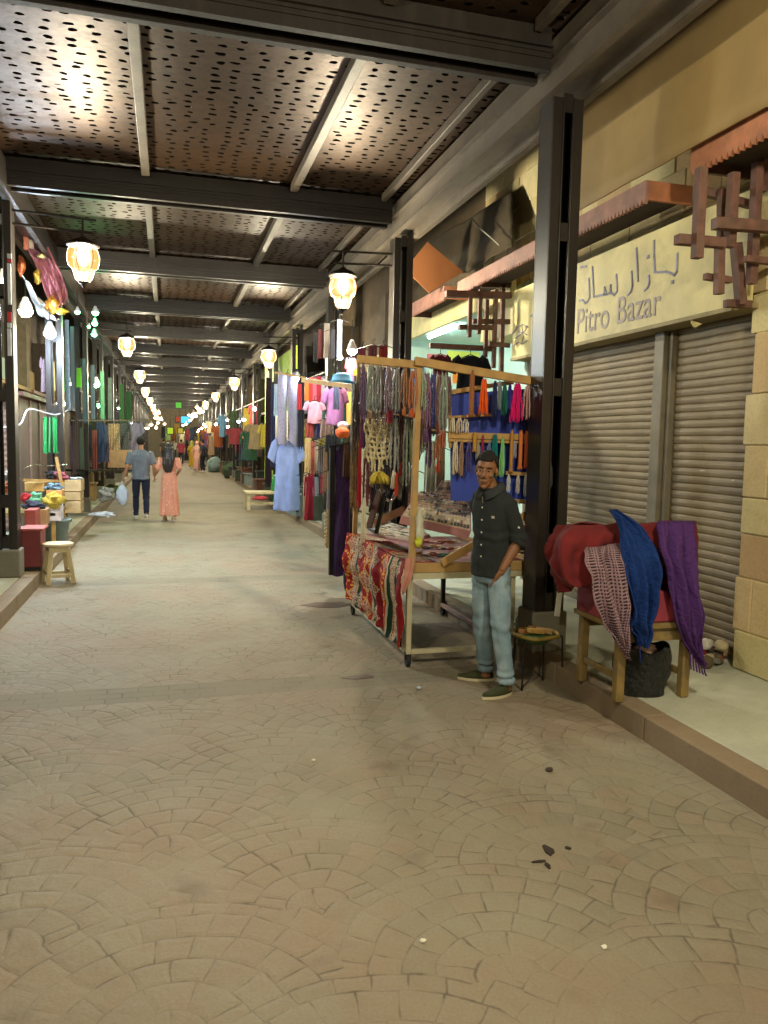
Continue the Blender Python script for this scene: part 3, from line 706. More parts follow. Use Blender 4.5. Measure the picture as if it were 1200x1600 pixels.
def tent_cloth():
    """red appliqué tent cloth: bands of red, cream and green with looping ornament"""
    t = NT('red_tent_cloth'); uv = t.coord('UV'); u, v, _ = t.sep(uv)
    U = t.math('MULTIPLY', u, 9.); fu = t.math('FRACT', t.math('DIVIDE', U, 3.)); 
    band = t.ramp(fu, [(0., S(150, 34, 32)), (.36, S(168, 44, 36)), (.40, S(196, 184, 150)), (.43, S(28, 62, 50)), (.50, S(190, 178, 146)), (.64, S(28, 62, 50)), (.70, S(130, 26, 30))], 'CONSTANT')
    m = t.math('ABSOLUTE', t.math('SUBTRACT', t.math('FRACT', t.math('MULTIPLY', u, 6.)), .5)); mv = t.math('ABSOLUTE', t.math('SUBTRACT', t.math('FRACT', t.math('MULTIPLY', v, 3.)), .5))
    q = t.comb(t.math('MULTIPLY', m, 3.), t.math('MULTIPLY', mv, 3.2), 0.)
    n = t.noise(q, 2.6, 1, .3); cur = t.math('ABSOLUTE', t.math('SUBTRACT', t.math('FRACT', t.math('MULTIPLY', n, 6.)), .5))
    orn = t.ramp(cur, [(.14, 1.), (.2, 0.)], 'LINEAR')
    dia = t.math('ADD', t.math('MULTIPLY', m, 2.6), t.math('MULTIPLY', mv, 1.9)); med = t.math('LESS_THAN', dia, .92); rim = t.math('LESS_THAN', t.math('ABSOLUTE', t.math('SUBTRACT', dia, .95)), .06)
    isred = t.math('LESS_THAN', fu, .38)
    col = t.mix(t.math('MULTIPLY', t.math('MULTIPLY', orn, med), .9), band, S(206, 196, 164)); col = t.mix(t.math('MULTIPLY', rim, isred), col, S(204, 160, 60))
    vo = t.n('ShaderNodeTexVoronoi', voronoi_dimensions='2D'); t.l(t.comb(t.math('MULTIPLY', u, 26.), t.math('MULTIPLY', v, 14.), 0.), vo.inputs['Vector']); vo.inputs['Scale'].default_value = 1
    dot = t.math('LESS_THAN', vo.outputs['Distance'], .23); col = t.mix(t.math('MULTIPLY', t.math('MULTIPLY', dot, isred), t.math('SUBTRACT', 1., med)), col, S(214, 150, 60))
    sq = t.math('GREATER_THAN', fu, .5); vin = t.math('MULTIPLY', t.math('MULTIPLY', orn, sq), t.math('LESS_THAN', fu, .64)); col = t.mix(vin, col, S(150, 40, 40))
    w_ = t.noise(t.coord(), 240, 2); f = t.noise(t.coord(), 9, 3)
    t.bsdf(col, .85, 0., t.bump(t.math('ADD', t.math('MULTIPLY', w_, .3), f), .4, .012), Specular_IOR_Level=.2); return t.m
M_tent = tent_cloth()
dr = cloth('side_drape', [(1.72, 7.36, .82), (1.70, 7.36, .6), (1.71, 7.34, .35), (1.73, 7.3, .17)], [(1.735, 5.46, .81), (1.70, 5.47, .62), (1.715, 5.5, .34), (1.74, 5.53, .13)], M_tent, (-1, 0, 0), cart, nu=70, nv=40, amp=.026, freq=5, thick=.004, drift=.5, seed=1.3)
dr.location = -cl
dr2 = MB(); rows = []
for i in range(16):
    row = []
    for j in range(60):
        u = j/59; v = i/15; y = lerp(7.36, 5.5, u); row.append((lerp(1.735, 2.0, v)-.0, y, lerp(.815, .792, v)+.006*mnoise.noise(Vector((v*4, y*3, 1)))))
    rows.append(row)
dr2 = dr2.grid(rows, [(j/59, i/15*.3) for i in range(16) for j in range(60)]).build('drape_top', M_tent, cart, smooth=True, solid=.004); dr2.location = -cl

# ---- jewellery trays on the table
PAL = [(216, 204, 180), (196, 182, 156), (84, 84, 84), (160, 124, 112), (120, 136, 120), (206, 190, 140), (120, 84, 78), (226, 220, 204), (104, 112, 124), (176, 156, 130)]
PM = [mat('trinket_%d' % i, S(*c), rough=.35, var=.25, scale=30, bump=0) for i, c in enumerate(PAL)]
M_trayfab = mat('tray_lining', S(206, 188, 164), rough=.8, var=.12, scale=20); M_pinkfab = fab((176, 128, 130))
def tray(quad, nr, nc, label, side=.06, seed=1):
    """quad: front-left, front-right, back-right, back-left"""
    rd = random.Random(seed); A, B, C2, D = [Vector(p) for p in quad]; n = (B-A).cross(D-A).normalized()
    t = thing('jewellery_tray', label, 'tray', tuple((A+B)/2)); off = -(A+B)/2
    o = MB().prism([A, B, C2, D], n, side).build('tray_box', M_pinkfab, t); o.location = off
    o = MB().prism([p+n*.004 for p in (A.lerp(C2, .02), B.lerp(D, .02), C2.lerp(A, .02), D.lerp(B, .02))], n, .004).build('lining', M_trayfab, t); o.location = off
    P = lambda u, v: (A.lerp(B, u)).lerp(D.lerp(C2, u), v)+n*.004
    b = MB()
    for i in range(nr+1):
        v = .03+.94*i/nr; b.bar(P(.02, v), P(.98, v), .006, .014, up=n)
    o = b.build('divider', M_trayfab, t); o.location = off; o['kind'] = 'stuff'
    b = MB()
    for i in range(nr):
        run = rd.randrange(10); 
        for j in range(nc):
            if rd.random() < .12: continue
            if rd.random() < .3: run = rd.randrange(10)
            b.cur = run if rd.random() < .7 else rd.randrange(10); u = (j+.5)/nc*.94+.03; v = .03+.94*(i+.5)/nr
            du = .36/nc; dv = .3/nr; hh = rd.uniform(.006, .018)
            q = [P(u-du, v-dv), P(u+du, v-dv), P(u+du, v+dv), P(u-du, v+dv)]; b.prism([x+n*hh for x in q], n, hh)
    o = b.build('trinkets', PM, t); o.location = off; o['kind'] = 'stuff'
    return t
tray([PY(627, 806, 5.8), PY(736, 830, 5.72), PY(736, 800, 5.95), PY(640, 787, 6.05)], 5, 20, 'lower sloping tray of rings and pendants on the cart table', .07, 2)
tray([PY(641, 785, 6.06), PY(737, 798, 5.97), PY(734, 778, 6.2), PY(655, 769, 6.3)], 5, 20, 'upper sloping tray of brooches leaning behind the lower tray', .05, 3)
tray([PY(676, 772, 6.4), PY(740, 776, 6.35), PY(738, 750, 6.5), PY(690, 752, 6.55)], 4, 12, 'flat grey display case behind the sloping trays on the cart', .04, 4)
tray([PY(566, 832, 6.9), PY(640, 846, 5.62), PY(672, 836, 5.9), PY(612, 818, 6.95)], 18, 4, 'flat rows of silver necklaces on cards at the cart\'s left edge', .02, 5)
M_gold = mat('brass_beads', S(190, 140, 60), rough=.3, metal=.6, bump=0); M_pearl = mat('pearl_beads', S(216, 206, 184), rough=.3, bump=0); M_turq = mat('green_beads', S(70, 110, 96), rough=.35, bump=0); M_amberb = mat('amber_beads', S(176, 90, 36), rough=.3, bump=0)
def bead_ring(r, br, n=14):
    b = MB()
    for k in range(n):
        a = 2*PI*k/n; b.ell((r*math.cos(a), r*math.sin(a)*.8, br), br, 6, 5)
    return b
pr = bead_ring(.036, .0085); br0 = None; rd = random.Random(4)
for i in range(26):
    p = PY(rd.uniform(650, 722), rd.uniform(846, 872), 5.6); p = PZ(654+ (i % 9)*8.4+rd.uniform(-2, 2), 868-(i//9)*10+rd.uniform(-2, 2), CT+.0)
    m = [M_gold, M_pearl, M_turq, M_amberb, PM[2]][rd.randrange(5)]
    if br0 is None: br0 = pr.build('bead_bracelet', m, smooth=True); o = br0
    else: o = br0.copy(); COL.objects.link(o)
    o.location = (p.x, p.y, CT-.004+.012*(i % 3 == 0)); o.rotation_euler = (rd.uniform(-.2, .2), rd.uniform(-.2, .2), rd.uniform(0, 3)); setmats(o, [m])
    tag(o, 'small bead bracelet lying among its rows at the front edge of the cart table', 'bracelet', 'bracelets on the cart table')
# ---- hanging beads and tassels
def beadmat(c): return mat('bead_%d_%d_%d' % c, S(*c), rough=.38, var=.3, scale=28, bump=.15)
def strand_mesh(kind, seed):
    rd = random.Random(seed); b = MB(); ts = MB()
    if kind == 'beads':
        for s in range(7):
            x, y = rd.uniform(-.5, .5), rd.uniform(-.4, .4); L = rd.uniform(.82, 1.); pts = []; rs = []; N = 34
            for k in range(N):
                z = -L*k/(N-1); r = .16*(1 if k % 2 else .42); 
                pts.append((x*(.35+.65*min(1, 3*k/N))+.06*math.sin(k*.4+s), y*(.4+.6*k/N), z)); rs.append(r)
            b.tube(pts, rs, 5)
    elif kind == 'yarn':
        for s in range(26):
            a = rd.uniform(0, 6.28); q = rd.uniform(.1, 1); x, y = q*math.cos(a)*.5, q*math.sin(a)*.45; L = rd.uniform(.88, 1.04); pts = []
            for k in range(9):
                v = k/8; w_ = .22+.55*v+.28*math.sin(v*PI)*.4; pts.append((x*w_*1.3+.04*math.sin(k*1.7+s), y*w_*1.3, -L*v))
            b.tube(pts, [.075]*8+[.05], 5)
    elif kind == 'rope':
        for s in range(3):
            pts = []
            for k in range(40): a = k*.62+s*2.094; pts.append((.24*math.cos(a), .24*math.sin(a), -.8*k/39))
            b.tube(pts, .21, 6)
        for s in range(14):
            a = s*.45; b.tube([(.1*math.cos(a), .1*math.sin(a), -.79), (.36*math.cos(a), .3*math.sin(a), -.9), (.5*math.cos(a), .4*math.sin(a), -1.)], .06, 4)
    elif kind == 'net':
        for s in range(11):
            x = -.5+s/10; L = .72+.28*math.sin(PI*s/10)+rd.uniform(-.05, .05); N = 40
            b.tube([(x+.02*math.sin(k*.5+s), .1*math.sin(s*2+k*.2), -L*k/(N-1)) for k in range(N)], [.045*(1 if k % 2 else .4) for k in range(N)], 5)
        for k in range(7): b.tube([(-.5+q/16, .1*math.sin(q), -.1-.1*k-.05*math.sin(PI*q/16)) for q in range(17)], [.03 if q % 2 else .018 for q in range(17)], 4)
    for s in range(16):
        a = rd.uniform(0, 6.28); q = rd.uniform(0, 1); x, y = q*math.cos(a), q*math.sin(a)
        ts.tube([(x*.12, y*.1, 0), (x*.45, y*.4, -.5), (x*.55, y*.5, -1.-.1*rd.random())], [.09, .08, .05], 4)
    return b, ts
PROTO = {}
def strand(kind, px, y0, y1, wpx, Y, c, label, tc=None, tl=0, group='beads and tassels hanging on the cart', name=None):
    sd = hash((kind, int(px*7) % 3)) % 3; sd = int(px*7) % 3; key = (kind, sd)
    a, b_ = PY(px, y0, Y), PY(px, y1, Y); L = a.z-b_.z; W = wpx/1200*math.sqrt(a.x**2+Y*Y)
    if key not in PROTO:
        mb, tb = strand_mesh(kind, sd+len(kind)*11); PROTO[key] = (mb.mesh('strand'), tb.mesh('tassel'))
        for me in PROTO[key]: me.materials.append(None); me.polygons.foreach_set('use_smooth', [True]*len(me.polygons))
    nm = name or {'beads': 'bead_strand', 'yarn': 'yarn_tassel', 'rope': 'twisted_cord', 'net': 'bead_collar'}[kind]
    o = bpy.data.objects.new(nm, PROTO[key][0]); COL.objects.link(o); o.location = a; o.scale = (W, W, L*(1-tl)); o.rotation_euler.z = (px*1.7) % 1.2-.6
    setmats(o, [beadmat(c) if kind in ('beads', 'net') else fab(c)])
    tag(o, label, {'beads': 'beads', 'yarn': 'tassel', 'rope': 'cord', 'net': 'necklace'}[kind], group)
    if tc:
        q = bpy.data.objects.new('tassel', PROTO[key][1]); COL.objects.link(q); q.parent = o; q.location = (0, 0, -1); q.scale = (1, 1, tl/(1-tl)); setmats(q, [fab(tc)])
    return o
def cname(c):
    r, g, b = c; mx, mn = max(c), min(c)
    l = 'dark ' if mx < 90 else ('pale ' if mn > 165 else '')
    if mx-mn < 26: return ('near-black' if mx < 60 else 'dark grey' if mx < 100 else 'grey' if mx < 185 else 'off-white')
    if r >= g and r >= b:
        if b > g+12: return l+('magenta' if r-g > 90 else 'mauve')
        if g > .62*r: return l+('tan' if r < 215 else 'yellow' if b < 120 else 'cream')
        if g > .42*r: return l+('brown' if r < 190 else 'orange')
        return l+('red' if r-g > 60 else 'maroon')
    if g >= r and g >= b: return l+('lime' if r > .75*g and b < .6*g else 'teal' if b > .75*g and b > r else 'green')
    return l+('purple' if r > g*1.12 else 'blue')
FR = [(567, 572, 660, 9, (82, 52, 86), None), (580, 573, 641, 12, (104, 112, 98), None), (592, 574, 643, 12, (96, 96, 92), None), (607, 576, 643, 11, (104, 84, 100), None), (621, 577, 645, 12, (110, 106, 104), None),
      (633, 578, 648, 11, (134, 92, 62), (190, 110, 50)), (646, 580, 652, 12, (160, 92, 52), (206, 96, 40)), (660, 582, 644, 12, (136, 148, 128), None), (668, 584, 690, 11, (122, 78, 112), (110, 72, 120)), (677, 586, 668, 10, (44, 44, 112), None),
      (686, 587, 676, 10, (116, 84, 72), (130, 60, 50)), (694, 588, 675, 12, (128, 138, 124), None), (702, 590, 650, 8, (90, 60, 60), None)]
for i, (px, a, b_, w_, c, tc) in enumerate(FR): strand('beads', px, a, b_, w_, 5.44, c, '%s bead strands, %s from the left on the top rail of the cart' % (cname(c), ORD[i]), tc, .2 if tc else 0)
FR2 = [('rope', 738, 590, 651, 9, (150, 96, 60)), ('yarn', 757, 594, 648, 17, (236, 96, 28)), ('yarn', 774, 597, 652, 11, (34, 44, 84)), ('beads', 782, 598, 640, 8, (110, 120, 130)), ('yarn', 789, 600, 648, 12, (30, 96, 84)), ('yarn', 797, 602, 640, 9, (48, 48, 130)),
       ('yarn', 809, 601, 659, 20, (206, 22, 104)), ('beads', 825, 604, 656, 11, (164, 124, 116)), ('yarn', 836, 606, 657, 13, (96, 40, 100)), ('yarn', 846, 607, 658, 9, (44, 62, 130)), ('yarn', 853, 608, 660, 8, (34, 50, 84))]
for i, (k, px, a, b_, w_, c) in enumerate(FR2): strand(k, px, a, b_, w_, 5.4, c, '%s %s near the right end of the top rail, %s from the right' % (cname(c), {'rope': 'twisted cord', 'yarn': 'yarn tassel', 'beads': 'bead strand'}[k], ORD[len(FR2)-1-i]))
RK = [('rope', 742, 680, 706, 7, (186, 140, 60)), ('yarn', 755, 680, 712, 6, (150, 40, 80)), ('yarn', 774, 681, 746, 15, (18, 112, 112)), ('yarn', 786, 686, 744, 10, (130, 196, 120)), ('rope', 800, 682, 738, 6, (184, 130, 60)), ('rope', 814, 682, 733, 7, (206, 116, 60)), ('rope', 823, 682, 731, 7, (186, 90, 50)),
      ('beads', 712, 692, 740, 9, (206, 190, 160)), ('beads', 722, 692, 744, 8, (150, 120, 100)), ('beads', 733, 692, 738, 8, (70, 60, 120)), ('beads', 765, 692, 735, 7, (90, 110, 150)), ('beads', 795, 742, 770, 5, (196, 196, 196)), ('beads', 810, 742, 772, 5, (190, 180, 170)), ('beads', 822, 742, 776, 5, (206, 206, 200)), ('beads', 833, 744, 774, 5, (180, 190, 210)),
      ('beads', 708, 654, 676, 8, (210, 200, 176)), ('beads', 718, 654, 677, 8, (196, 176, 150)), ('beads', 728, 655, 676, 8, (226, 216, 196)), ('beads', 747, 692, 720, 6, (160, 150, 130)), ('beads', 804, 690, 716, 6, (150, 150, 170)), ('beads', 836, 690, 720, 6, (120, 120, 160))]
for i, (k, px, a, b_, w_, c) in enumerate(RK): strand(k, px, a, b_, w_, 5.53, c, '%s %s on the blue rack, %s %s of the vendor\'s head' % (cname(c), {'rope': 'twisted cord', 'yarn': 'yarn tassel', 'beads': 'chain strand'}[k], ORD[i % 20], 'left' if px < 745 else 'right'))
LT = [('net', 592, 655, 755, 44, 5.9, (204, 190, 150), (196, 176, 70), .18), ('beads', 617, 655, 762, 13, 5.8, (150, 150, 146), (216, 208, 190), .25), ('beads', 627, 650, 742, 10, 5.8, (92, 56, 50), (170, 54, 44), .2), ('beads', 637, 655, 758, 12, 5.75, (138, 142, 130), None, 0), ('beads', 650, 640, 768, 14, 5.7, (110, 120, 70), (140, 190, 60), .3),
      ('yarn', 563, 690, 792, 9, 5.75, (150, 22, 36), None, 0), ('yarn', 566, 655, 700, 8, 5.75, (92, 40, 80), None, 0), ('yarn', 569, 780, 846, 9, 5.7, (206, 196, 170), None, 0), ('beads', 609, 640, 662, 10, 5.8, (206, 60, 100), None, 0), ('net', 598, 640, 690, 28, 6.3, (190, 180, 160), None, 0), ('beads', 622, 640, 700, 13, 6.2, (60, 52, 90), None, 0),
      ('beads', 633, 640, 705, 12, 6.2, (84, 80, 84), None, 0), ('beads', 643, 640, 712, 11, 6.2, (44, 44, 84), None, 0), ('beads', 686, 680, 738, 12, 5.6, (150, 92, 62), (180, 70, 40), .3), ('beads', 693, 672, 700, 10, 5.6, (186, 100, 70), None, 0), ('yarn', 577, 655, 705, 10, 6.4, (120, 90, 66), None, 0), ('beads', 556, 600, 720, 10, 6.6, (92, 76, 60), None, 0), ('beads', 552, 690, 800, 10, 6.6, (140, 110, 70), None, 0),
      ('beads', 604, 690, 770, 16, 6.5, (150, 134, 110), None, 0), ('yarn', 620, 740, 775, 7, 5.75, (176, 60, 40), None, 0), ('beads', 575, 700, 790, 12, 6.6, (120, 60, 66), None, 0), ('beads', 588, 580, 640, 12, 6.4, (130, 60, 90), None, 0), ('beads', 600, 580, 640, 14, 6.5, (70, 60, 110), None, 0)]
for i, (k, px, a, b_, w_, Y, c, tc, tl) in enumerate(LT): strand(k, px, a, b_, w_, Y, c, '%s %s, cart\'s lower left tier, %s from the left' % (cname(c)+(' with %s tassel' % cname(tc) if tc else ''), {'net': 'bead collar', 'beads': 'bead strands', 'yarn': 'yarn tassel'}[k], ORD[min(19, sorted(x[1] for x in LT).index(px))]), tc, tl)
# lower hanging line the strands of that tier are tied to
pbar('side_rail', PY(555, 640, 6.7), PY(660, 652, 5.5), .016, .016); pbar('side_rail', PY(548, 655, 7.3), PY(706, 676, 5.6), .014, .014)
# ---- odds and ends on the cart
def plastic(name, c, tr=.45):
    if name in MATS: return MATS[name]
    t = NT(name); co = t.coord(); n = t.noise(co, 14, 4, .7); b = t.n('ShaderNodeBsdfPrincipled'); b.inputs['Base Color'].default_value = (*S(*c), 1); b.inputs['Roughness'].default_value = .18
    b.inputs['Alpha'].default_value = 1-tr; t.l(t.bump(n, .9, .03), b.inputs['Normal']); t.l(b.outputs[0], t.out.inputs[0]); MATS[name] = t.m; return t.m
def crumple(name, c, r, m, seed=0, amp=.35, nu=26, nv=18, zmin=None, label=None, cat=None, group=None):
    b = MB(); b.ell((0, 0, 0), r, nu, nv)
    out = []
    for v in b.v:
        p = Vector(v); d = Vector((p.x/r[0], p.y/r[1], p.z/r[2])); k = 1+amp*(mnoise.noise(d*1.5+Vector((seed, 0, 0)))-.8*abs(mnoise.noise(d*2.6+Vector((0, seed, 0))))+.5*mnoise.noise(d*5+Vector((0, 0, seed)))); p = Vector((p.x*k, p.y*k, p.z*(k*.6+.4+amp*.5*mnoise.noise(d*2.2+Vector((seed, seed, 0))))))
        if zmin is not None and p.z < zmin: p.z = zmin
        out.append(tuple(p))
    b.v = out; o = b.build(name, m, smooth=True); o.location = c
    if label: tag(o, label, cat, group)
    return o
crumple('plastic_bag', PY(655, 822, 5.42), (.04, .03, .13), plastic('clear_plastic', (220, 222, 200)), 3, label='clear plastic bag tied to the front corner post of the cart', cat='bag')
crumple('plastic_packet', PY(654, 846, 5.41), (.03, .025, .04), mat('lime_packet', S(190, 196, 50), rough=.4), 5, label='lime green packet below the clear bag on the cart corner', cat='packet')
o = cloth('pink_wrapper', [PY(634, 872, 5.44), PY(630, 900, 5.43), PY(627, 925, 5.43)], [PY(648, 870, 5.42), PY(644, 898, 5.4), PY(632, 928, 5.42)], plastic('pinkish_film', (214, 150, 130), .3), (0, -1, 0), nu=10, nv=14, amp=.012)
tag(o, 'crumpled pinkish plastic film hanging at the cart\'s front corner', 'wrapper')
bag = crumple('carrier_bag', PY(853, 742, 5.42), (.055, .04, .2), plastic('white_bag_plastic', (222, 226, 216), .08), 8, label='white carrier bag hanging from the right upright of the cart', cat='bag')
crumple('green_bag', PY(804, 842, 5.75), (.085, .07, .11), plastic('green_bag_plastic', (166, 186, 60), .05), 2, label='yellow green plastic bag on the cart table beside the vendor', cat='bag')
for i, (c, dz) in enumerate([((214, 210, 190), 0), ((40, 38, 36), .014), ((206, 204, 190), .03)]):
    p = PZ(815, 866, CT); tag(MB().box((p.x, p.y+.02, CT+.006+dz), (.2-.02*i, .16, .012), Matrix.Rotation(.1*i, 3, 'Z')).build('flat_box', mat('flatbox_%d' % i, S(*c), bump=.05)), '%s flat box, %s of the small stack on the cart\'s right corner' % (['cream', 'black', 'off-white'][i], ['bottom', 'middle', 'top'][i]), 'box', 'flat boxes on the cart')
for i in range(5):
    q = PY(800+i*6, 808, 6.0); c = [(150, 90, 60), (176, 130, 90), (120, 60, 50), (186, 160, 110), (96, 70, 60)][i]
    tag(MB().box((q.x, q.y, CT+.13), (.022, .16, .26), Matrix.Rotation(.1*(i-2), 3, 'Y')).build('notebook', mat('notebook_%d' % i, S(*c), bump=.1)), '%s upright notebook, %s from the left behind the vendor\'s arm' % (cname(c), ORD[i]), 'notebook', 'notebooks on the cart table')
o = cloth('hanging_cloth', [PY(822, 792, 5.72), PY(822, 862, 5.7)], [PY(834, 792, 5.72), PY(836, 862, 5.7)], fab((150, 150, 126)), (0, -1, 0), nu=14, nv=20, amp=.02); tag(o, 'grey green cloth hanging by the right upright of the cart', 'cloth')
fr = thing('leaning_frame', 'dark studded frame leaning at the back left of the cart table', 'frame')
MB().bar(PY(576, 825, 6.6), PY(594, 766, 6.75), .05, .03).build('frame_bar', M_wood_dk, fr); MB().bar(PY(588, 832, 6.3), PY(603, 770, 6.45), .03, .02).build('frame_bar', M_black_metal, fr); MB().bar(PY(594, 766, 6.75), PY(603, 770, 6.45), .03, .02).build('frame_bar', M_black_metal, fr); MB().bar(PY(576, 825, 6.6), PY(588, 832, 6.3), .03, .02).build('frame_bar', M_black_metal, fr)
hp = thing('plank_brace', 'slanting brown plank behind the jewellery trays of the cart', 'plank'); MB().bar(PY(585, 818, 6.9), PY(632, 796, 6.6), .02, .07).build('plank', mat('plank_brown', S(130, 84, 50)), hp)
hd = thing('chrome_hook', 'curved chrome handle standing on the back of the cart table', 'handle'); MB().tube(path([PY(600, 776, 7.0), PY(607, 782, 7.), PY(616, 778, 7.), PY(618, 768, 7.), PY(610, 790, 7.02), PY(608, 830, 7.05)], 18), .012, 8).build('bar', mat('chrome', S(210, 214, 220), rough=.12, metal=1., bump=0), hd, smooth=True)
# ------------------------------------------------------------------ people
def skin_mat(name, c):
    t = NT(name); co = t.coord(); n = t.noise(co, 16, 4); f = t.noise(co, 120, 3)
    col = t.ramp(n, [(.3, sc(c, .84)), (.7, sc(c, 1.14))]); b = t.bsdf(col, .52, 0., t.bump(f, .12, .002)); b.inputs['Subsurface Weight'].default_value = .08; b.inputs['Subsurface Radius'].default_value = (.02, .008, .004)
    b.inputs['Specular IOR Level'].default_value = .4; return t.m
M_skin1 = skin_mat('skin_brown', S(134, 92, 62)); M_skin2 = skin_mat('skin_tan', S(176, 128, 98)); M_hair = mat('black_hair', S(24, 21, 20), rough=.95, var=.3, scale=40, bump=.6, bscale=120, bdist=.006)
M_hairl = None
def longhair():
    t = NT('long_dark_hair'); co = t.coord(); n = t.noise(t.vmath('MULTIPLY', co, (60, 60, 4)), 1., 4); col = t.ramp(n, [(.3, S(22, 18, 18)), (.7, S(58, 48, 46))]); t.bsdf(col, .42, 0., t.bump(n, .6, .01)); return t.m
M_hairl = longhair()
def wrinkle(amp, sx=14, sz=14, seed=0., zones=()):
    def f(co, no):
        for i in range(len(co)):
            p = co[i]; a = mnoise.noise(Vector((p[0]*sx+seed, p[1]*sx, p[2]*sz)))+.5*mnoise.noise(Vector((p[0]*sx*2.3, p[1]*sx*2.3+seed, p[2]*sz*2.1)))
            k = amp
            for z0, w_, m, fr in zones:
                g = math.exp(-((p[2]-z0)/w_)**2); k += amp*m*.3*g; a += g*m*.5*math.sin(p[2]*fr+p[0]*22+p[1]*15+2*mnoise.noise(Vector((p[0]*9, p[1]*9, p[2]*6))))
            co[i] = p+no[i]*a*k
        return co
    return f
def add_head(b, hc, R, s=1., detail=True):
    T = lambda x, y, z: hc+R @ (Vector((x, y, z))*s)
    E = lambda c, r, nu=14, nv=10: b.ell(T(*c), tuple(q*s for q in r), nu, nv, R)
    E((-.006, 0, .034), (.092, .073, .088)); E((.022, 0, -.03), (.066, .058, .085)); E((.036, 0, -.078), (.046, .045, .034)); E((.066, 0, -.1), (.02, .024, .017))
    if detail:
        b.tube([T(.084, 0, .02), T(.1, 0, -.008), T(.108, 0, -.028)], [.009*s, .011*s, .014*s], 8); E((.097, .011, -.033), (.012, .009, .008)); E((.097, -.011, -.033), (.012, .009, .008))
        E((.074, .0, .036), (.018, .054, .011)); E((.058, .04, -.02), (.026, .022, .02)); E((.058, -.04, -.02), (.026, .022, .02))
        E((.086, 0, -.06), (.012, .025, .0075)); E((.083, 0, -.073), (.012, .023, .008))
    for q in (-1, 1): E((-.008, q*.076, -.008), (.02, .009, .032), 10, 8)
    return T
def add_hand(b, wr, d, pn, s=1., curl=.5, side=1):
    """wrist, direction of the fingers, palm normal"""
    d = d.normalized(); pn = (pn-d*pn.dot(d)).normalized(); a = d.cross(pn)*side
    R = Matrix((d, a, pn)).transposed(); b.ell(wr+d*.048*s, (.052*s, .04*s, .016*s), 12, 8, R)
    b.tube([wr-d*.03*s, wr+d*.02*s], [(.026*s, .02*s), (.028*s, .018*s)], 8)
    for k, (o, L) in enumerate(((.03, .068), (.011, .078), (-.009, .072), (-.028, .056))):
        p0_ = wr+d*.085*s+a*o*s; c1 = curl*.7; v1 = d*math.cos(c1)+pn*math.sin(c1); c2 = curl*1.7; v2 = d*math.cos(c2)+pn*math.sin(c2); p1 = p0_+v1*L*.48*s; p2 = p1+v2*L*.52*s
        b.tube([p0_-d*.02*s, p0_, p1, p2], [.0085*s, .0085*s, .008*s, .0062*s], 7)
    t0 = wr+d*.03*s+a*.035*s; t1 = t0+(d*.6+a*.7+pn*.3).normalized()*.034*s; b.tube([t0-a*.015*s, t0, t1, t1+(d*.85+a*.25+pn*.4).normalized()*.03*s], [.012*s, .0115*s, .0095*s, .007*s], 7)
def ring(c, ru, rv, n=20, sq=2., tilt=0., ph=0.):
    out = []
    for j in range(n):
        a = 2*PI*j/n+ph; ca, sa = math.cos(a), math.sin(a)
        x = ru*math.copysign(abs(ca)**(2/sq), ca); y = rv*math.copysign(abs(sa)**(2/sq), sa); out.append((c[0]+x, c[1]+y, c[2]+tilt*x))
    return out
def hair_short(hc, R, s, m, parent, line=.07):
    b = MB(); b.ell((0, 0, 0), (.099, .0795, .0945), 36, 26); keep = []
    V = [Vector(v)+Vector((-.01, 0, .04)) for v in b.v]
    def ok(p):
        if p.x > .045: return p.z > line-.02*(1-abs(p.y)/.05)*.3
        if p.x > -.0: return p.z > .028+(p.x)*.9
        return p.z > -.055+max(0, p.x+.05)*.9
    fs = [f for f in b.f if all(ok(V[i]) for i in f)]
    V = [p*(1+.02*mnoise.noise(p*60)) for p in V]
    c = MB(); c.add([hc+R @ (p*s) for p in V], fs); o = c.build('hair', m, parent, smooth=True, solid=.008*s)
    bm = bmesh.new(); bm.from_mesh(o.data); bmesh.ops.delete(bm, geom=[v for v in bm.verts if not v.link_faces], context='VERTS'); bm.to_mesh(o.data); bm.free(); return o
def shoe(b, sole, heel, toe, s=1., h=.075):
    heel, toe = Vector(heel), Vector(toe); d = (toe-heel); L = d.length; d.normalize(); l = Vector((0, 0, 1)).cross(d)
    def outline(k, zz, w0=.043):
        pts = []
        for j in range(22):
            a = 2*PI*j/22; x = math.cos(a); y = math.sin(a); u = (x+1)/2
            w_ = w0*(.82+.32*math.sin(min(1, u*1.25)*PI*.75))*(1 if u < .8 else 1-.25*(u-.8)/.2); pts.append(heel+d*(L*(.5+.5*x*k))+l*(y*w_*k*s)+Vector((0, 0, zz*s)))
        return pts
    sole.loft([outline(1.02, .002), outline(1.03, .016), outline(1.02, .022)])
    up = [outline(1.0, .022), outline(.99, .04)]
    for f, zz in ((.9, .058), (.72, .072), (.5, h)):
        r = []
        for p, q in zip(outline(f, zz), range(22)):
            u = (p-heel).dot(d)/L; p.z -= max(0, (u-.45))*.06*s; r.append(p-d*(L*.5*(1-f)*.62))
        up.append(r)
    b.loft(up)
def euler(yaw, pitch=0., roll=0.): return Matrix.Rotation(yaw, 3, 'Z') @ Matrix.Rotation(pitch, 3, 'Y') @ Matrix.Rotation(roll, 3, 'X')

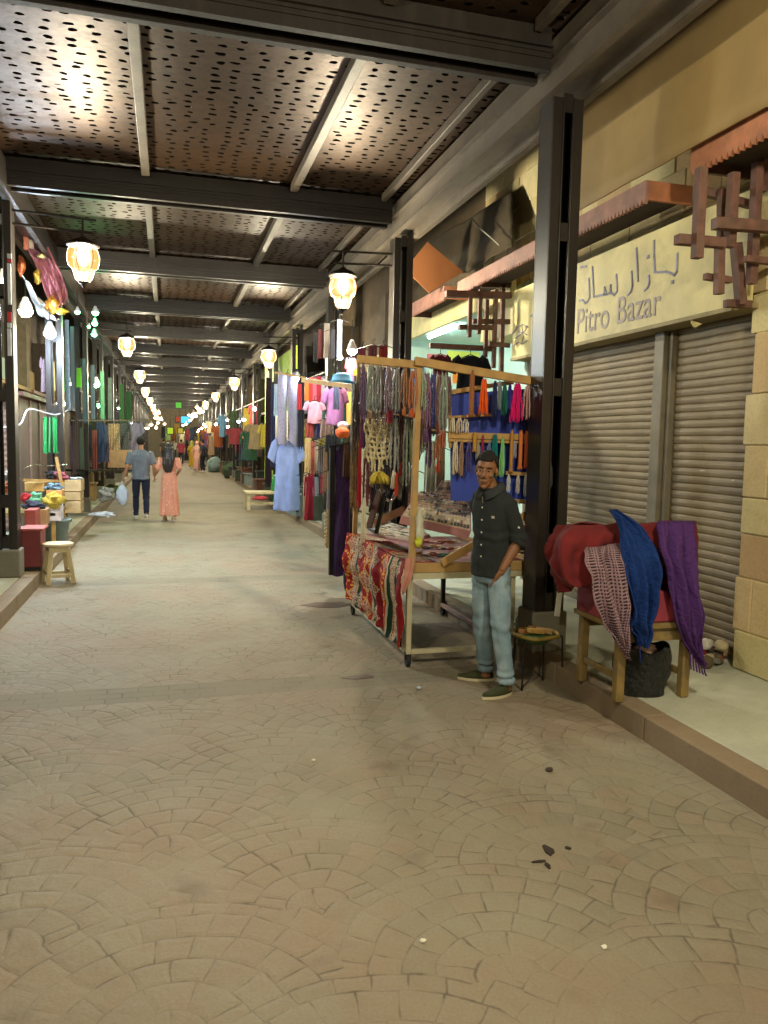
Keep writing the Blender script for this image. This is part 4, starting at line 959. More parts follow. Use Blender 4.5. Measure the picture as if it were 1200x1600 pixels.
# ---- the vendor
V3 = Vector
man = thing('person', 'standing vendor in dark shirt and light jeans, hand in pocket, beside the bead cart', 'person', (2.15, 4.87, 0), math.radians(209))
hc = V3((.085, .0, 1.535)); HR = euler(math.radians(30), math.radians(6), math.radians(-5))
b = MB(); T = add_head(b, hc, HR, 1.0)
b.tube([hc+HR @ V3((-.02, 0, -.05)), V3((.035, 0, 1.42)), V3((.015, 0, 1.36))], [.054, .056, .07], 14)
b.loft([ring((0, 0, z), rf, rl, 20, 2.3) for z, rf, rl in ((.8, .08, .12), (.9, .085, .12), (1.05, .08, .12), (1.2, .085, .125), (1.31, .07, .115), (1.38, .05, .07))])
shL, elL, wrL = V3((.0, .142, 1.305)), V3((-.07, .196, 1.07)), V3((.05, .138, .862))
shR, elR, wrR = V3((.0, -.142, 1.305)), V3((-.12, -.15, 1.07)), V3((-.02, -.14, .87))
for sh, el, wr, sd in ((shL, elL, wrL, 1), (shR, elR, wrR, -1)):
    b.tube([sh, sh.lerp(el, .5), el, el.lerp(wr, .35), wr], [.052, .048, .04, .039, .027], 12); add_hand(b, wr, (V3((.03, -.1*sd, -.2))), V3((0, -sd, .1)), 1., .25, sd)
hipL, knL, anL = V3((0, .078, .83)), V3((.035, .14, .45)), V3((.0, .178, .085)); hipR, knR, anR = V3((-.01, -.078, .83)), V3((-.04, -.09, .45)), V3((-.14, -.12, .085))
footL = (V3((-.045, .195, 0)), V3((.222, .135, 0))); footR = (V3((-.2, -.085, 0)), V3((-.02, -.295, 0)))
for hp, kn, an, ft in ((hipL, knL, anL, footL), (hipR, knR, anR, footR)):
    b.tube([hp, kn, kn.lerp(an, .3), an], [.07, .05, .052, .036], 12); b.tube([an, an-V3((0, 0, .05))], [.037, .04], 10); dd = (ft[1]-ft[0]); b.ell(ft[0]+dd*.35+V3((0, 0, .035)), (.08, .032, .028), 12, 8, euler(math.atan2(dd.y, dd.x)))
fuse(b, 'body', M_skin1, man, .0046, 2)
hair_short(hc, HR, 1.0, M_hair, man, .073)
M_eyew = mat('eye_white', S(150, 136, 118), rough=.3, bump=0, var=.02); M_iris = mat('dark_iris', S(26, 18, 14), rough=.2, bump=0)
for q in (-1, 1):
    e = MB().ell(T(.0775, q*.031, .011), (.009, .0125, .0048), 12, 8, HR).build('eye', M_eyew, man, smooth=True)
    MB().ell(T(.0855, q*.031-.003, .0105), (.004, .0062, .0052), 10, 8, HR).build('iris', M_iris, e, smooth=True)
    MB().tube([T(.086, q*.014, .028), T(.086, q*.03, .034), T(.074, q*.05, .028)], [.0035, .0055, .003], 6).build('eyebrow', M_hair, man, smooth=True)
MB().tube([T(.092, -.02, -.065), T(.0985, 0, -.066), T(.092, .02, -.065)], [.0018, .003, .0018], 6).build('mouth', mat('lip', S(92, 52, 42), bump=0), man, smooth=True)
M_shirt = fab((38, 43, 44)); M_shirt_in = fab((120, 110, 84))
b = MB(); b.loft([ring((cx, 0, z), rf, rl, 28, 2.35, ti) for z, rf, rl, cx, ti in ((.80, .122, .146, .0, .1), (.86, .122, .146, .0, .06), (.95, .116, .141, 0, 0), (1.07, .112, .142, 0, 0), (1.2, .116, .15, .004, 0), (1.29, .105, .155, .008, 0), (1.345, .085, .14, .014, 0), (1.385, .07, .108, .02, 0), (1.42, .058, .072, .026, -.1))])
for sh, el, wr in ((shL, elL, wrL), (shR, elR, wrR)):
    e = el.lerp(wr, .12); b.tube([sh+V3((0, -.03*(1 if sh.y > 0 else -1), .01)), sh, sh.lerp(el, .35), sh.lerp(el, .75), el, e], [.05, .06, .06, .058, .058, .057], 16)
    b.tube([el.lerp(wr, -.02), e], [.06, .061], 16)
    b.tube([V3((.012, sh.y*.35, 1.375)), V3((.01, sh.y*.8, 1.345)), sh.lerp(el, .15)], [.045, .05, .057], 16)
shirt = fuse(b, 'shirt', M_shirt, man, .006, 4, deform=wrinkle(.009, 10, 6, 3., ((1.08, .06, 1.1, 80), (.9, .06, .6, 55))))
M_collar = fab((50, 55, 56))
for sd in (-1, 1):   # collar flaps
    rows = [path([V3((.108, sd*.01, 1.385)), V3((.085, sd*.052, 1.415)), V3((.03, sd*.075, 1.442)), V3((-.035, sd*.06, 1.455)), V3((-.05, 0, 1.458))], 10), path([V3((.125, sd*.03, 1.335)), V3((.112, sd*.078, 1.352)), V3((.05, sd*.112, 1.39)), V3((-.04, sd*.09, 1.415)), V3((-.075, 0, 1.42))], 10)]
    MB().grid(rows).build('collar', M_collar, shirt, smooth=True, solid=.007)
MB().tube([V3((-.035, .0, 1.44)), V3((-.02, .05, 1.438)), V3((.03, .06, 1.43))], [.012, .012, .01], 8).tube([V3((-.035, .0, 1.44)), V3((-.02, -.05, 1.438)), V3((.03, -.06, 1.43))], [.012, .012, .01], 8).build('collar_band', M_shirt, shirt, smooth=True)
MB().prism([V3((.108, -.006, 1.31)), V3((.088, -.042, 1.40)), V3((.086, .0, 1.41)), V3((.09, .022, 1.39))], V3((1, 0, .2)), .02).build('collar_lining', M_shirt_in, shirt)
M_btn = mat('shirt_button', S(196, 190, 176), rough=.4, bump=0)
for k, z in enumerate((1.285, 1.2, 1.115, 1.03, .95)):
    MB().ell((.122 if z > 1.0 else .12, .002, z), (.005, .0065, .0065), 10, 6).build('button', M_btn, shirt, smooth=True)
MB().boxb(.1, .11, .075, .098, 1.215, 1.232).build('chest_emblem', M_btn, shirt, bevel=.003)
MB().ell(shL.lerp(elL, .62)+V3((.035, .055, 0)), .0085, 10, 6).build('sleeve_button', M_btn, shirt, smooth=True)
for el, wr in ((elL, wrL), (elR, wrR)):
    a, e = el.lerp(wr, .03), el.lerp(wr, .17); MB().tube([a, a.lerp(e, .1), e, e.lerp(a, .05)], [.06, .067, .066, .05], 20).build('rolled_cuff', M_shirt, shirt, smooth=True)
def denim():
    t = NT('light_denim'); co = t.coord(); n = t.noise(co, 6, 5, .6); w_ = t.noise(t.vmath('MULTIPLY', co, (420, 420, 120)), 1., 2); z = t.sep(co)[2]
    fade = t.noise(t.vmath('MULTIPLY', co, (9, 9, 5)), 1., 3); col = t.ramp(n, [(.3, S(104, 130, 144)), (.7, S(148, 170, 180))]); col = t.mix(t.ramp(fade, [(.5, 0.), (.75, .5)]), col, S(186, 200, 204))
    col = t.mix(t.ramp(w_, [(.35, .25), (.6, 0.)]), col, S(74, 96, 108)); t.bsdf(col, .85, 0., t.bump(t.math('ADD', t.math('MULTIPLY', w_, .3), n), .35, .01)); return t.m
M_denim = denim()
b = MB(); b.loft([ring((cx, 0, z), rf, rl, 22, 2.3) for z, rf, rl, cx in ((.76, .1, .135, -.01), (.83, .114, .14, -.005), (.9, .108, .135, 0), (.97, .098, .13, 0))])
for hp, kn, an in ((hipL, knL, anL), (hipR, knR, anR)):
    b.tube([hp+V3((0, 0, .05)), hp-V3((0, 0, .06)), hp.lerp(kn, .5), kn, kn.lerp(an, .35), kn.lerp(an, .8), an+V3((0, 0, .005))], [.078, .084, .077, .067, .065, .059, .058], 18)
jeans = fuse(b, 'jeans', M_denim, man, .006, 4, deform=wrinkle(.008, 9, 7, 1., ((.45, .07, .9, 60), (.13, .05, 1.3, 110), (.76, .05, .8, 70))))
for an in (anL, anR): MB().tube([an+V3((0, 0, .035)), an+V3((0, 0, .03)), an-V3((0, 0, .003)), an], [.056, .0625, .062, .05], 20).build('turned_cuff', M_denim, jeans, smooth=True)
M_green_shoe = fab((58, 62, 36)); M_solec = mat('cream_sole', S(196, 184, 150), rough=.7)
for ft in (footL, footR):
    u, s_ = MB(), MB(); shoe(u, s_, ft[0], ft[1]); o = u.build('shoe', M_green_shoe, man, smooth=True); s_.build('sole', M_solec, o, smooth=False)

man.scale = (.95, .95, 1)
# ---- general figure for people farther off
def garment_mat(c, c2=None):
    if c2 is None: return fab(c)
    k = 'print_%d_%d_%d' % c
    if k in MATS: return MATS[k]
    t = NT(k); co = t.coord(); vo = t.n('ShaderNodeTexVoronoi'); t.l(co, vo.inputs['Vector']); vo.inputs['Scale'].default_value = 16; n = t.noise(co, 34, 3)
    col = t.mix(t.ramp(t.math('MULTIPLY_ADD', n, .5, vo.outputs['Distance']), [(.42, 0.), (.5, 1.)]), S(*c2), S(*c)); t.bsdf(col, .85, 0., t.bump(n, .3, .01)); MATS[k] = t.m; return t.m
def figure(label, loc, rz, H, top, bottom, dress=False, skin=None, hairm='short', arms=None, step=.0, vox=.009, group=None, scarf=None, shoes=(200, 190, 180)):
    t = thing('person', label, 'person', loc, rz, group); s = H/1.7; P = lambda x, y, z: V3((x*s, y*s, z*s)); skin = skin or M_skin2; R = euler(0)
    hc = P(.03, 0, 1.585); wd = .86 if dress else 1.
    b = MB(); add_head(b, hc, R, s); b.tube([hc-P(.02, 0, .05), P(0, 0, 1.4)], [.05*s, .06*s], 12)
    b.loft([ring(P(0, 0, z), rf*s*.9, rl*s*.9*wd, 18, 2.3) for z, rf, rl in ((.86, .11, .16), (1.05, .1, .145), (1.25, .11, .17), (1.36, .09, .17), (1.42, .05, .08))])
    arms = arms or {1: [(0, .19, 1.37), (-.03, .25, 1.1), (.05, .24, .86)], -1: [(0, -.19, 1.37), (-.03, -.25, 1.1), (.05, -.24, .86)]}
    for sd, (a, e, w_) in arms.items():
        a, e, w_ = P(a[0], a[1]*wd, a[2]), P(*e), P(*w_); b.tube([a, a.lerp(e, .5), e, e.lerp(w_, .4), w_], [.05*s, .045*s, .037*s, .036*s, .026*s], 10); add_hand(b, w_, (w_-e)+V3((0, 0, -.1)), V3((0, -sd, 0)), s, .8, sd)
    legs = {1: (P(0, .09, .86), P(.05+step*.3, .1, .48), P(step, .1, .09)), -1: (P(0, -.09, .86), P(.03-step*.2, -.1, .48), P(-step-.03, -.1, .09+abs(step)*.35))}
    for sd, (h, k, a) in legs.items(): b.tube([h, k, k.lerp(a, .3), a], [.075*s, .052*s, .052*s, .036*s], 10); b.ell(a+P(.05, 0, -.05), (.1*s, .035*s, .03*s), 10, 8, euler(0, .5*step*(sd < 0)))
    fuse(b, 'body', skin, t, vox, 2)
    if hairm == 'short': hair_short(hc, R, s, M_hair, t, .06)
    elif hairm == 'long':
        rows = []
        b = MB(); b.ell(hc+P(-.015, 0, .03), (.105*s, .09*s, .1*s), 16, 12); b.loft([ring(P(x, y, z), rf*s, rl*s, 16) for x, y, z, rf, rl in ((-.05, 0, 1.6, .07, .09), (-.09, 0, 1.48, .06, .115), (-.12, .01, 1.36, .05, .125), (-.13, .02, 1.24, .045, .12), (-.13, .02, 1.14, .035, .1), (-.125, .02, 1.06, .02, .06))])
        fuse(b, 'hair', M_hairl, t, vox*.9, 3, deform=wrinkle(.012, 26, 3, 2.))
    elif hairm == 'scarf':
        b = MB(); b.ell(hc+P(-.015, 0, .02), (.11*s, .1*s, .115*s), 16, 12); b.loft([ring(P(x, 0, z), rf*s, rl*s, 16) for x, z, rf, rl in ((-.01, 1.55, .1, .09), (0, 1.45, .1, .12), (0, 1.33, .12, .18))]); fuse(b, 'headscarf', fab(scarf), t, vox, 3)
    if dress:
        b = MB(); b.loft([ring(P(cx, 0, z), rf*s, rl*s, 24, 2.2) for z, rf, rl, cx in ((.14, .2, .2, -.01), (.4, .17, .19, 0), (.75, .14, .175, 0), (.95, .125, .165, 0), (1.08, .1, .135, 0), (1.25, .12, .155, 0), (1.36, .1, .155, 0), (1.43, .06, .08, 0))])
        for sd, (a, e, w_) in arms.items():
            a, e, w_ = P(a[0], a[1]*wd, a[2]), P(*e), P(*w_); b.tube([a, a.lerp(e, .6), a.lerp(e, .9)], [.062*s, .062*s, .06*s], 12)
        def pleat(co, no, f=wrinkle(.007, 10, 4, 2.)):
            co = f(co, no); a = np.arctan2(co[:, 1], co[:, 0]); k = np.clip((1.0*s-co[:, 2])/.8, 0, 1)*.016; return co+no*(np.sin(a*11+co[:, 2]*3)*k)[:, None]
        fuse(b, 'dress', top, t, vox, 3, deform=pleat)
    else:
        b = MB(); b.loft([ring(P(0, 0, z), rf*s, rl*s, 22, 2.4) for z, rf, rl in ((.84, .13, .175), (.95, .126, .172), (1.1, .122, .172), (1.25, .13, .19), (1.34, .115, .195), (1.41, .08, .13), (1.45, .058, .07))])
        for sd, (a, e, w_) in arms.items(): a, e = P(*a), P(*e); b.tube([a-V3((0, .03*sd, 0)), a, a.lerp(e, .5), a.lerp(e, .82)], [.06*s, .07*s, .068*s, .066*s], 14)
        fuse(b, 'shirt', top, t, vox, 3, deform=wrinkle(.008, 11, 7, 2., ((.95, .1, 1., 50),)))
        b = MB(); b.loft([ring(P(0, 0, z), rf*s, rl*s, 18, 2.3) for z, rf, rl in ((.8, .11, .16), (.9, .115, .16), (.97, .1, .15))])
        for sd, (h, k, a) in legs.items(): b.tube([h, h.lerp(k, .5), k, k.lerp(a, .4), a], [.092*s, .082*s, .065*s, .062*s, .052*s], 14)
        fuse(b, 'trousers', bottom, t, vox, 3, deform=wrinkle(.006, 10, 9, 1., ((.48, .08, 1.3, 60), (.15, .06, 1.4, 100))))
    for sd, (h, k, a) in legs.items():
        u, q = MB(), MB(); z = V3((0, 0, a.z-.085*s)); shoe(u, q, V3((a.x-.07*s, a.y, 0))+z, V3((a.x+.18*s, a.y, 0))+z, s); o = u.build('shoe', fab(shoes), t, smooth=True); q.build('sole', M_solec, o)
    return t
AWAY = math.radians(90)
figure('man in grey t-shirt and dark jeans walking away with a white carrier bag', (-.545, 16.95, 0), AWAY+.05, 1.74, fab((112, 118, 128)), fab((34, 38, 54)), arms={1: [(0, .195, 1.37), (-.06, .27, 1.1), (.02, .33, .88)], -1: [(0, -.19, 1.37), (-.05, -.26, 1.1), (.1, -.27, .9)]}, step=.14, vox=.008)
figure('woman with long dark hair in orange print dress walking away beside the man', (.03, 16.6, 0), AWAY-.03, 1.64, garment_mat((222, 150, 124), (236, 190, 168)), None, dress=True, hairm='long', arms={1: [(0, .19, 1.37), (-.04, .25, 1.1), (.12, .3, 1.0)], -1: [(0, -.19, 1.37), (-.02, -.22, 1.12), (.15, -.16, 1.02)]}, step=.1, vox=.008, shoes=(190, 160, 140))
bg_ = crumple('carrier_bag', (-.93, 17.0, .52), (.125, .09, .21), plastic('bluish_white_bag', (206, 216, 236), .06), 4, .22, label='bluish white carrier bag in the walking man\'s left hand', cat='bag')
MB().tube([(-.035, 0, .17), (0, 0, .3), (.035, 0, .17)], .014, 6).build('handle', plastic('bluish_white_bag', (206, 216, 236)), bg_, smooth=True)
for i, (px, py0, py1, rz, dress, top, bot, sc_, lb) in enumerate([
    (300, 688, 732, 1.2, True, (206, 170, 50), None, (190, 180, 90), 'woman in mustard yellow dress and headscarf far down the street'),
    (308, 686, 737, -1.9, True, (196, 148, 132), None, (190, 150, 130), 'woman in dusty pink dress and headscarf far down the street'),
    (283, 692, 727, 1.4, False, (150, 60, 76), (40, 40, 50), None, 'person in dark red top far down the street'),
    (317, 690, 738, 2.6, False, (52, 56, 66), (40, 42, 50), None, 'person in charcoal clothes standing by the far right stalls'),
    (256, 690, 722, 1.4, False, (70, 66, 60), (40, 40, 44), None, 'distant person in brown top beyond the walking couple'),
    (272, 690, 718, -1.5, False, (180, 176, 160), (50, 50, 60), None, 'distant person in pale shirt beyond the walking couple'),
    (292, 692, 722, 1.0, True, (44, 44, 50), None, (40, 40, 46), 'distant woman in black dress in the far crowd')]):
    p = PZ(px, py1); figure(lb, (p.x, p.y, 0), rz, 1.66 if dress else 1.72, fab(top), fab(bot) if bot else None, dress=dress, hairm='scarf' if sc_ else 'short', scarf=sc_, vox=.018)

# ------------------------------------------------------------------ table with scarves by the shutter
M_oldwood = mat('old_table_wood', S(128, 106, 58), rough=.75, var=.3, scale=8, bump=.4, bscale=30, dirt=.5)
M_pinkbox = mat('pinkish_red_box', S(146, 54, 66), rough=.65, var=.15, dirt=.15)
tb = thing('side_table', 'old yellowish wooden table on the pavement by the shutters', 'table', (2.9, 4.25, .15)); to = -V3((2.9, 4.25, .15))
tx0, tx1, ty0, ty1 = 2.635, 3.15, 4.02, 4.5
for x, y in ((tx0, ty0), (tx1-.05, ty0), (tx0, ty1-.05), (tx1-.05, ty1-.05)):
    o = MB().bar((x+.025, y+.025, .15), (x+.03, y+.025, .6), .055, .055, up=(0, 1, 0)).build('leg', M_oldwood, tb, bevel=.006); o.location = to
for a in ((tx0, tx1, ty0+.005, ty0+.03), (tx0, tx1, ty1-.03, ty1-.005)): o = MB().boxb(a[0]+.06, a[1]-.06, a[2], a[3], .52, .6).build('apron', M_oldwood, tb, bevel=.003); o.location = to
for x in (tx0+.015, tx1-.04): o = MB().boxb(x, x+.025, ty0+.06, ty1-.06, .28, .32).build('stretcher', M_oldwood, tb, bevel=.003); o.location = to
o = MB().boxb(tx0-.03, tx1+.02, ty0-.02, ty1+.02, .601, .635).build('table_top', M_oldwood, tb, bevel=.006); o.location = to
tag(MB().boxb(2.60, 3.17, 4.02, 4.48, .637, .835).build('box', M_pinkbox, bevel=.012), 'pinkish red box on the old table under the scarves', 'box')
tag(MB().boxb(2.52, 3.26, 4.16, 4.52, .837, 1.17).build('box', mat('covered_box', S(112, 48, 44), rough=.8), bevel=.03), 'taller dark box on the table hidden under the red cloth', 'box')
RC = fab((104, 30, 32))
red = thing('red_cloth', 'dark red cloth spread over the goods on the old table', 'cloth', (0, 0, 0))
cloth('front_fall', [PY(896, 821, 4.24), PY(880, 838, 4.13), PY(876, 868, 4.1), PY(884, 905, 4.1), PY(902, 918, 4.1)], [PY(1088, 816, 4.24), PY(1089, 838, 4.135), PY(1089, 862, 4.13), PY(1088, 890, 4.12), PY(1084, 906, 4.12)], RC, (0, -1, 0), red, nu=70, nv=36, amp=.024, freq=4.2, thick=.006, fade=(.12, 0))
cloth('top_cover', [PY(897, 820, 4.24), V3((2.46, 4.36, 1.2)), V3((2.49, 4.55, 1.19))], [PY(1088, 815, 4.24), V3((3.36, 4.36, 1.19)), V3((3.33, 4.55, 1.18))], RC, (0, 0, 1), red, nu=40, nv=14, amp=.008, freq=3, thick=.006, grow=False)
cloth('side_fall', [V3((2.49, 4.55, 1.19)), V3((2.45, 4.56, 1.08)), V3((2.44, 4.55, .95)), V3((2.45, 4.53, .84)), V3((2.47, 4.52, .74))], [PY(896, 821, 4.24), PY(880, 838, 4.13), PY(876, 868, 4.1), PY(884, 905, 4.1), PY(902, 918, 4.1)], RC, (-1, 0, 0), red, nu=24, nv=36, amp=.03, freq=1.6, thick=.006, fade=(0, .4))
def scarf_mat(name, kind, c1, c2):
    t = NT(name); uv = t.coord('UV'); u, v, _ = t.sep(uv); co = t.coord()
    n = t.noise(co, 60, 3); wv = t.noise(t.vmath('MULTIPLY', co, (300, 300, 300)), 1., 2)
    if kind == 'plaid':
        nz = t.math('MULTIPLY', t.noise(co, 9, 2), .05)
        fu = t.math('FRACT', t.math('MULTIPLY', t.math('ADD', u, nz), 26.)); fv = t.math('FRACT', t.math('MULTIPLY', v, 44.)); a = t.math('LESS_THAN', fu, .5); b = t.math('LESS_THAN', fv, .56)
        big = t.math('LESS_THAN', t.math('FRACT', t.math('MULTIPLY', u, 5.)), .55); k = t.math('MULTIPLY', b, t.math('MAXIMUM', a, t.math('SUBTRACT', 1., big))); f = t.math('MULTIPLY_ADD', k, .85, t.math('MULTIPLY', n, .15))
    else:
        h = t.noise(t.vmath('MULTIPLY', t.comb(u, v, 0.), (150, 26, 1)), 1., 3, .6); f = t.ramp(h, [(.3, 0.), (.75, .8)])
    col = t.mix(f, S(*c1), S(*c2)); t.bsdf(col, .9, 0., t.bump(t.math('ADD', t.math('MULTIPLY', t.noise(t.vmath('MULTIPLY', t.comb(u, v, 0.), (11, 34, 1)), 1., 4, .65), 2.2), t.math('MULTIPLY', wv, .4)), .9, .014), Specular_IOR_Level=.2); return t.m
o = cloth('plaid_scarf', [PY(914, 856, 4.1), PY(912, 866, 4.06), PY(921, 900, 4.0), PY(929, 940, 3.98), PY(941, 975, 3.98), PY(958, 1000, 3.98), PY(980, 1026, 3.98)], [PY(972, 848, 4.1), PY(978, 864, 4.04), PY(985, 890, 3.99), PY(988, 930, 3.96), PY(986, 968, 3.96), PY(980, 1000, 3.97), PY(981, 1028, 3.98)], scarf_mat('plaid_weave', 'plaid', (168, 136, 144), (24, 14, 18)), (0, -1, 0), nu=60, nv=80, amp=.026, freq=2.4, thick=.005, seed=2., rag=.03)
tag(o, 'pink and black checked scarf hanging over the front of the red cloth', 'scarf')
o = cloth('blue_scarf', [PY(953, 798, 4.2), PY(958, 806, 4.09), PY(967, 850, 4.03), PY(976, 900, 3.98), PY(986, 950, 3.965), PY(981, 975, 3.965), PY(994, 995, 3.965), PY(1000, 1008, 3.965)], [PY(962, 795, 4.2), PY(990, 812, 4.08), PY(1018, 842, 4.03), PY(1034, 880, 3.98), PY(1030, 925, 3.965), PY(1025, 965, 3.965), PY(1016, 988, 3.965), PY(1006, 1008, 3.965)], scarf_mat('blue_weave', 'slub', (30, 64, 132), (16, 32, 76)), (0, -1, 0), nu=60, nv=80, amp=.032, freq=2.2, thick=.005, seed=4., rag=.03)
tag(o, 'bright blue crinkled scarf standing above the middle of the table', 'scarf')
MB().tube(path([PY(1000, 1006, 3.965), PY(1000, 1020, 3.97), PY(1002, 1036, 3.97)], 6), .004, 5).build('fringe', M_BL if False else fab((20, 44, 110)), o)
o = cloth('purple_scarf', [PY(1030, 814, 4.24), PY(1028, 818, 4.1), PY(1032, 860, 4.0), PY(1044, 910, 3.96), PY(1052, 960, 3.95), PY(1068, 1000, 3.95), PY(1090, 1030, 3.95)], [PY(1086, 815, 4.24), PY(1087, 820, 4.1), PY(1093, 870, 4.02), PY(1097, 920, 3.97), PY(1098, 970, 3.96), PY(1099, 1010, 3.95), PY(1101, 1040, 3.95)], scarf_mat('purple_weave', 'slub', (90, 54, 118), (60, 34, 86)), (0, -1, 0), nu=60, nv=80, amp=.03, freq=2.7, thick=.005, seed=6., rag=.025)
tag(o, 'long purple fringed scarf hanging at the right end of the table', 'scarf')
fb = MB()
for k in range(6): x = 1078+k*4.4; fb.tube(path([PY(x, 1018+k*4, 3.95), PY(x+1, 1034+k*3, 3.95), PY(x+2+k*.3, 1046+k*2, 3.95)], 6), .005, 5)
fb.build('fringe', fab((70, 28, 92)), o)['kind'] = 'stuff'
# bin bag, litter, wire basket stool
t = NT('bin_bag_plastic'); co = t.coord(); n = t.noise(co, 22, 5, .7); t.bsdf(S(26, 30, 27), .3, 0., t.bump(n, 1., .05)); M_bin = t.m
def sack(name, c, rx, ry, h, m, label, seed):
    rows = []
    for i in range(22):
        v = i/21; row = []
        for j in range(40):
            a = 2*PI*j/40; k = (.93+.14*math.sin(min(v, .75)*PI*.8))*(1 if v < .93 else 1-.5*(v-.93)); k *= 1+.1*mnoise.noise(Vector((math.cos(a)*1.6, math.sin(a)*1.6+seed, v*2.6)))+.055*mnoise.noise(Vector((math.cos(a)*5, math.sin(a)*5, v*7+seed)))
            row.append((rx*k*math.cos(a), ry*k*math.sin(a), h*v+.015*math.sin(a*5+seed)*v))
        row.append(row[0]); rows.append(row)
    rows.insert(0, [(rx*.5*math.cos(2*PI*j/40), ry*.5*math.sin(2*PI*j/40), .003) for j in range(41)])
    o = MB().grid(rows).build(name, m, smooth=True, solid=.006); o.location = c; return tag(o, label, 'bag')
sack('bin_bag', (2.925, 4.19, .15), .165, .14, .3, M_bin, 'open black bin bag under the old table', 1.)
crumple('paper_ball', (2.93, 4.17, .43), (.075, .06, .04), fab((186, 150, 134)), 6, .3, label='pale pinkish crumpled paper on top of the black bin bag', cat='paper')
crumple('dark_rag', (2.85, 4.22, .41), (.05, .05, .04), fab((50, 42, 40)), 3, .3, label='dark rag in the mouth of the black bin bag', cat='rag')
rdl = random.Random(11); LC = [((176, 162, 130), 'tan'), ((120, 40, 44), 'dark red'), ((70, 64, 60), 'dark grey'), ((206, 200, 186), 'off-white'), ((96, 84, 62), 'brown'), ((150, 60, 60), 'red'), ((50, 48, 48), 'black'), ((160, 140, 104), 'beige')]
for i in range(15):
    p = PX(rdl.uniform(1098, 1136), rdl.uniform(988, 1040), rdl.uniform(3.84, 4.0)); p.z = max(.19, p.z*.9)
    if p.z < .21: p = PZ(rdl.uniform(1080, 1138), rdl.uniform(1030, 1046), .15); p.z = .19
    c, nm = LC[i % 8]; st = ['lowest', 'low', 'middle', 'upper'][min(3, int((p.z-.15)/.1))]
    tag(crumple('old_shoe' if i % 2 else 'crumpled_carton', p, (rdl.uniform(.04, .075), rdl.uniform(.03, .05), rdl.uniform(.03, .05)), fab(c), i*3, .35, 14, 10), '%s crumpled bit of rubbish, %s in the heap beside the sandstone pier' % (nm, ORD[i]), 'rubbish', 'rubbish heap by the pier')
o = MB().box((0, 0, 0), (.12, .07, .035), euler(.5, .2)).build('flat_carton', mat('greycarton', S(120, 120, 112))); o.location = PZ(1118, 1038, .15)+V3((0, 0, .03)); tag(o, 'small grey and black carton at the front of the rubbish heap', 'carton')
o = MB().prism([PZ(1104, 1036, .15)+V3((0, 0, .05)), PZ(1126, 1028, .15)+V3((0, 0, .09)), PZ(1130, 1040, .15)+V3((0, 0, .06))], (0, -.5, 1), .02).build('red_wedge', mat('redwedge', S(150, 60, 58))); tag(o, 'flat red triangular scrap on the rubbish heap', 'scrap')
# wire basket stool
sb_ = thing('wire_stool', 'small black wire stool holding a green rimmed basket beside the vendor', 'stool', (2.5, 4.84, 0)); ztop = .385
b = MB()
for k, (x, y) in enumerate(((-.12, -.06), (.19, -.05), (.13, .12), (-.1, .13))): MB().tube(path([V3((x*.7, y*.7, ztop-.01)), V3((x*.93, y*.93, ztop-.015)), V3((x*.98, y*.98, ztop-.08)), V3((x*1.02, y*1.02, .0))], 12), .0065, 6).build('leg', M_black_metal, sb_, smooth=True)
MB().tube([V3((-.12, -.06, .02)), V3((.02, .02, .1)), V3((.13, .12, .02))], .005, 5).build('cross_wire', M_black_metal, sb_)
bk = thing('basket', 'round green and orange rimmed basket lying on the wire stool', 'basket', (2.5, 4.84, ztop)); bk['kind'] = 'thing'
MB().lathe([(.03, -.075), (.08, -.06), (.12, -.03), (.155, .0)], 24, cap=True).build('bowl', mat('green_basket', S(52, 96, 52), rough=.5, var=.35, scale=12), bk, smooth=True)
MB().tube([(.158*math.cos(2*PI*k/26), .15*math.sin(2*PI*k/26), .004*math.sin(k)) for k in range(27)], .014, 8).build('rim', mat('orange_green_rim', S(150, 128, 52), rough=.5, var=.4, scale=9), bk, smooth=True)
for i, (x, y, a, c) in enumerate(((-.06, .03, .4, (160, 110, 64)), (.06, .0, -.3, (186, 150, 96)), (0, .06, 1.2, (120, 84, 50)), (-.03, -.06, .1, (190, 150, 80)))):
    tag(MB().box((2.5+x, 4.84+y, ztop+.012+.008*i), (.12, .05, .03), euler(a, .15)).build('wooden_block', mat('block_%d' % i, S(*c), rough=.7), bevel=.004), '%s wooden block lying %s in the green basket' % (cname(c), ['at the left', 'at the right', 'at the back', 'at the front'][i]), 'block')
o = MB().box((2.79, 5.06, .56), (.045, .012, .22), euler(0, .15, -.12)).build('white_strip', mat('white_plastic', S(206, 206, 190), rough=.5), bevel=.004); tag(o, 'white plastic slat standing against the foot of the nearest black post', 'slat')
crumple('plastic_bag', PZ(812, 985, .15)+V3((0, 0, .06)), (.05, .05, .06), plastic('pale_blue_plastic', (150, 170, 200), .4), 9, label='pale blue plastic bag on the pavement behind the vendor\'s legs', cat='bag')
for i, (px, py, c, lb) in enumerate([(655, 1077, (170, 180, 190), 'pale bluish scrap on the road in front of the cart'), (490, 1189, (220, 214, 190), 'tiny white scrap in the middle of the road'), (661, 1472, (226, 220, 200), 'small white pebble on the cobbles near the bottom edge'), (944, 1482, (230, 226, 206), 'small white pebble on the cobbles, lower right'), (1018, 982, (80, 70, 60), 'dark scrap on the pavement behind the table'), (858, 1205, (70, 60, 50), 'small dark leaf on the road by the right kerb')]):
    p = PZ(px, py, .15 if i == 4 else 0); r = .012 if i in (1, 2, 3) else .022
    crumple('scrap', p+V3((0, 0, r*.5)), (r, r*.8, r*.5), fab(c), i, .3, 10, 8, label=lb, cat='scrap')
sp = MB()
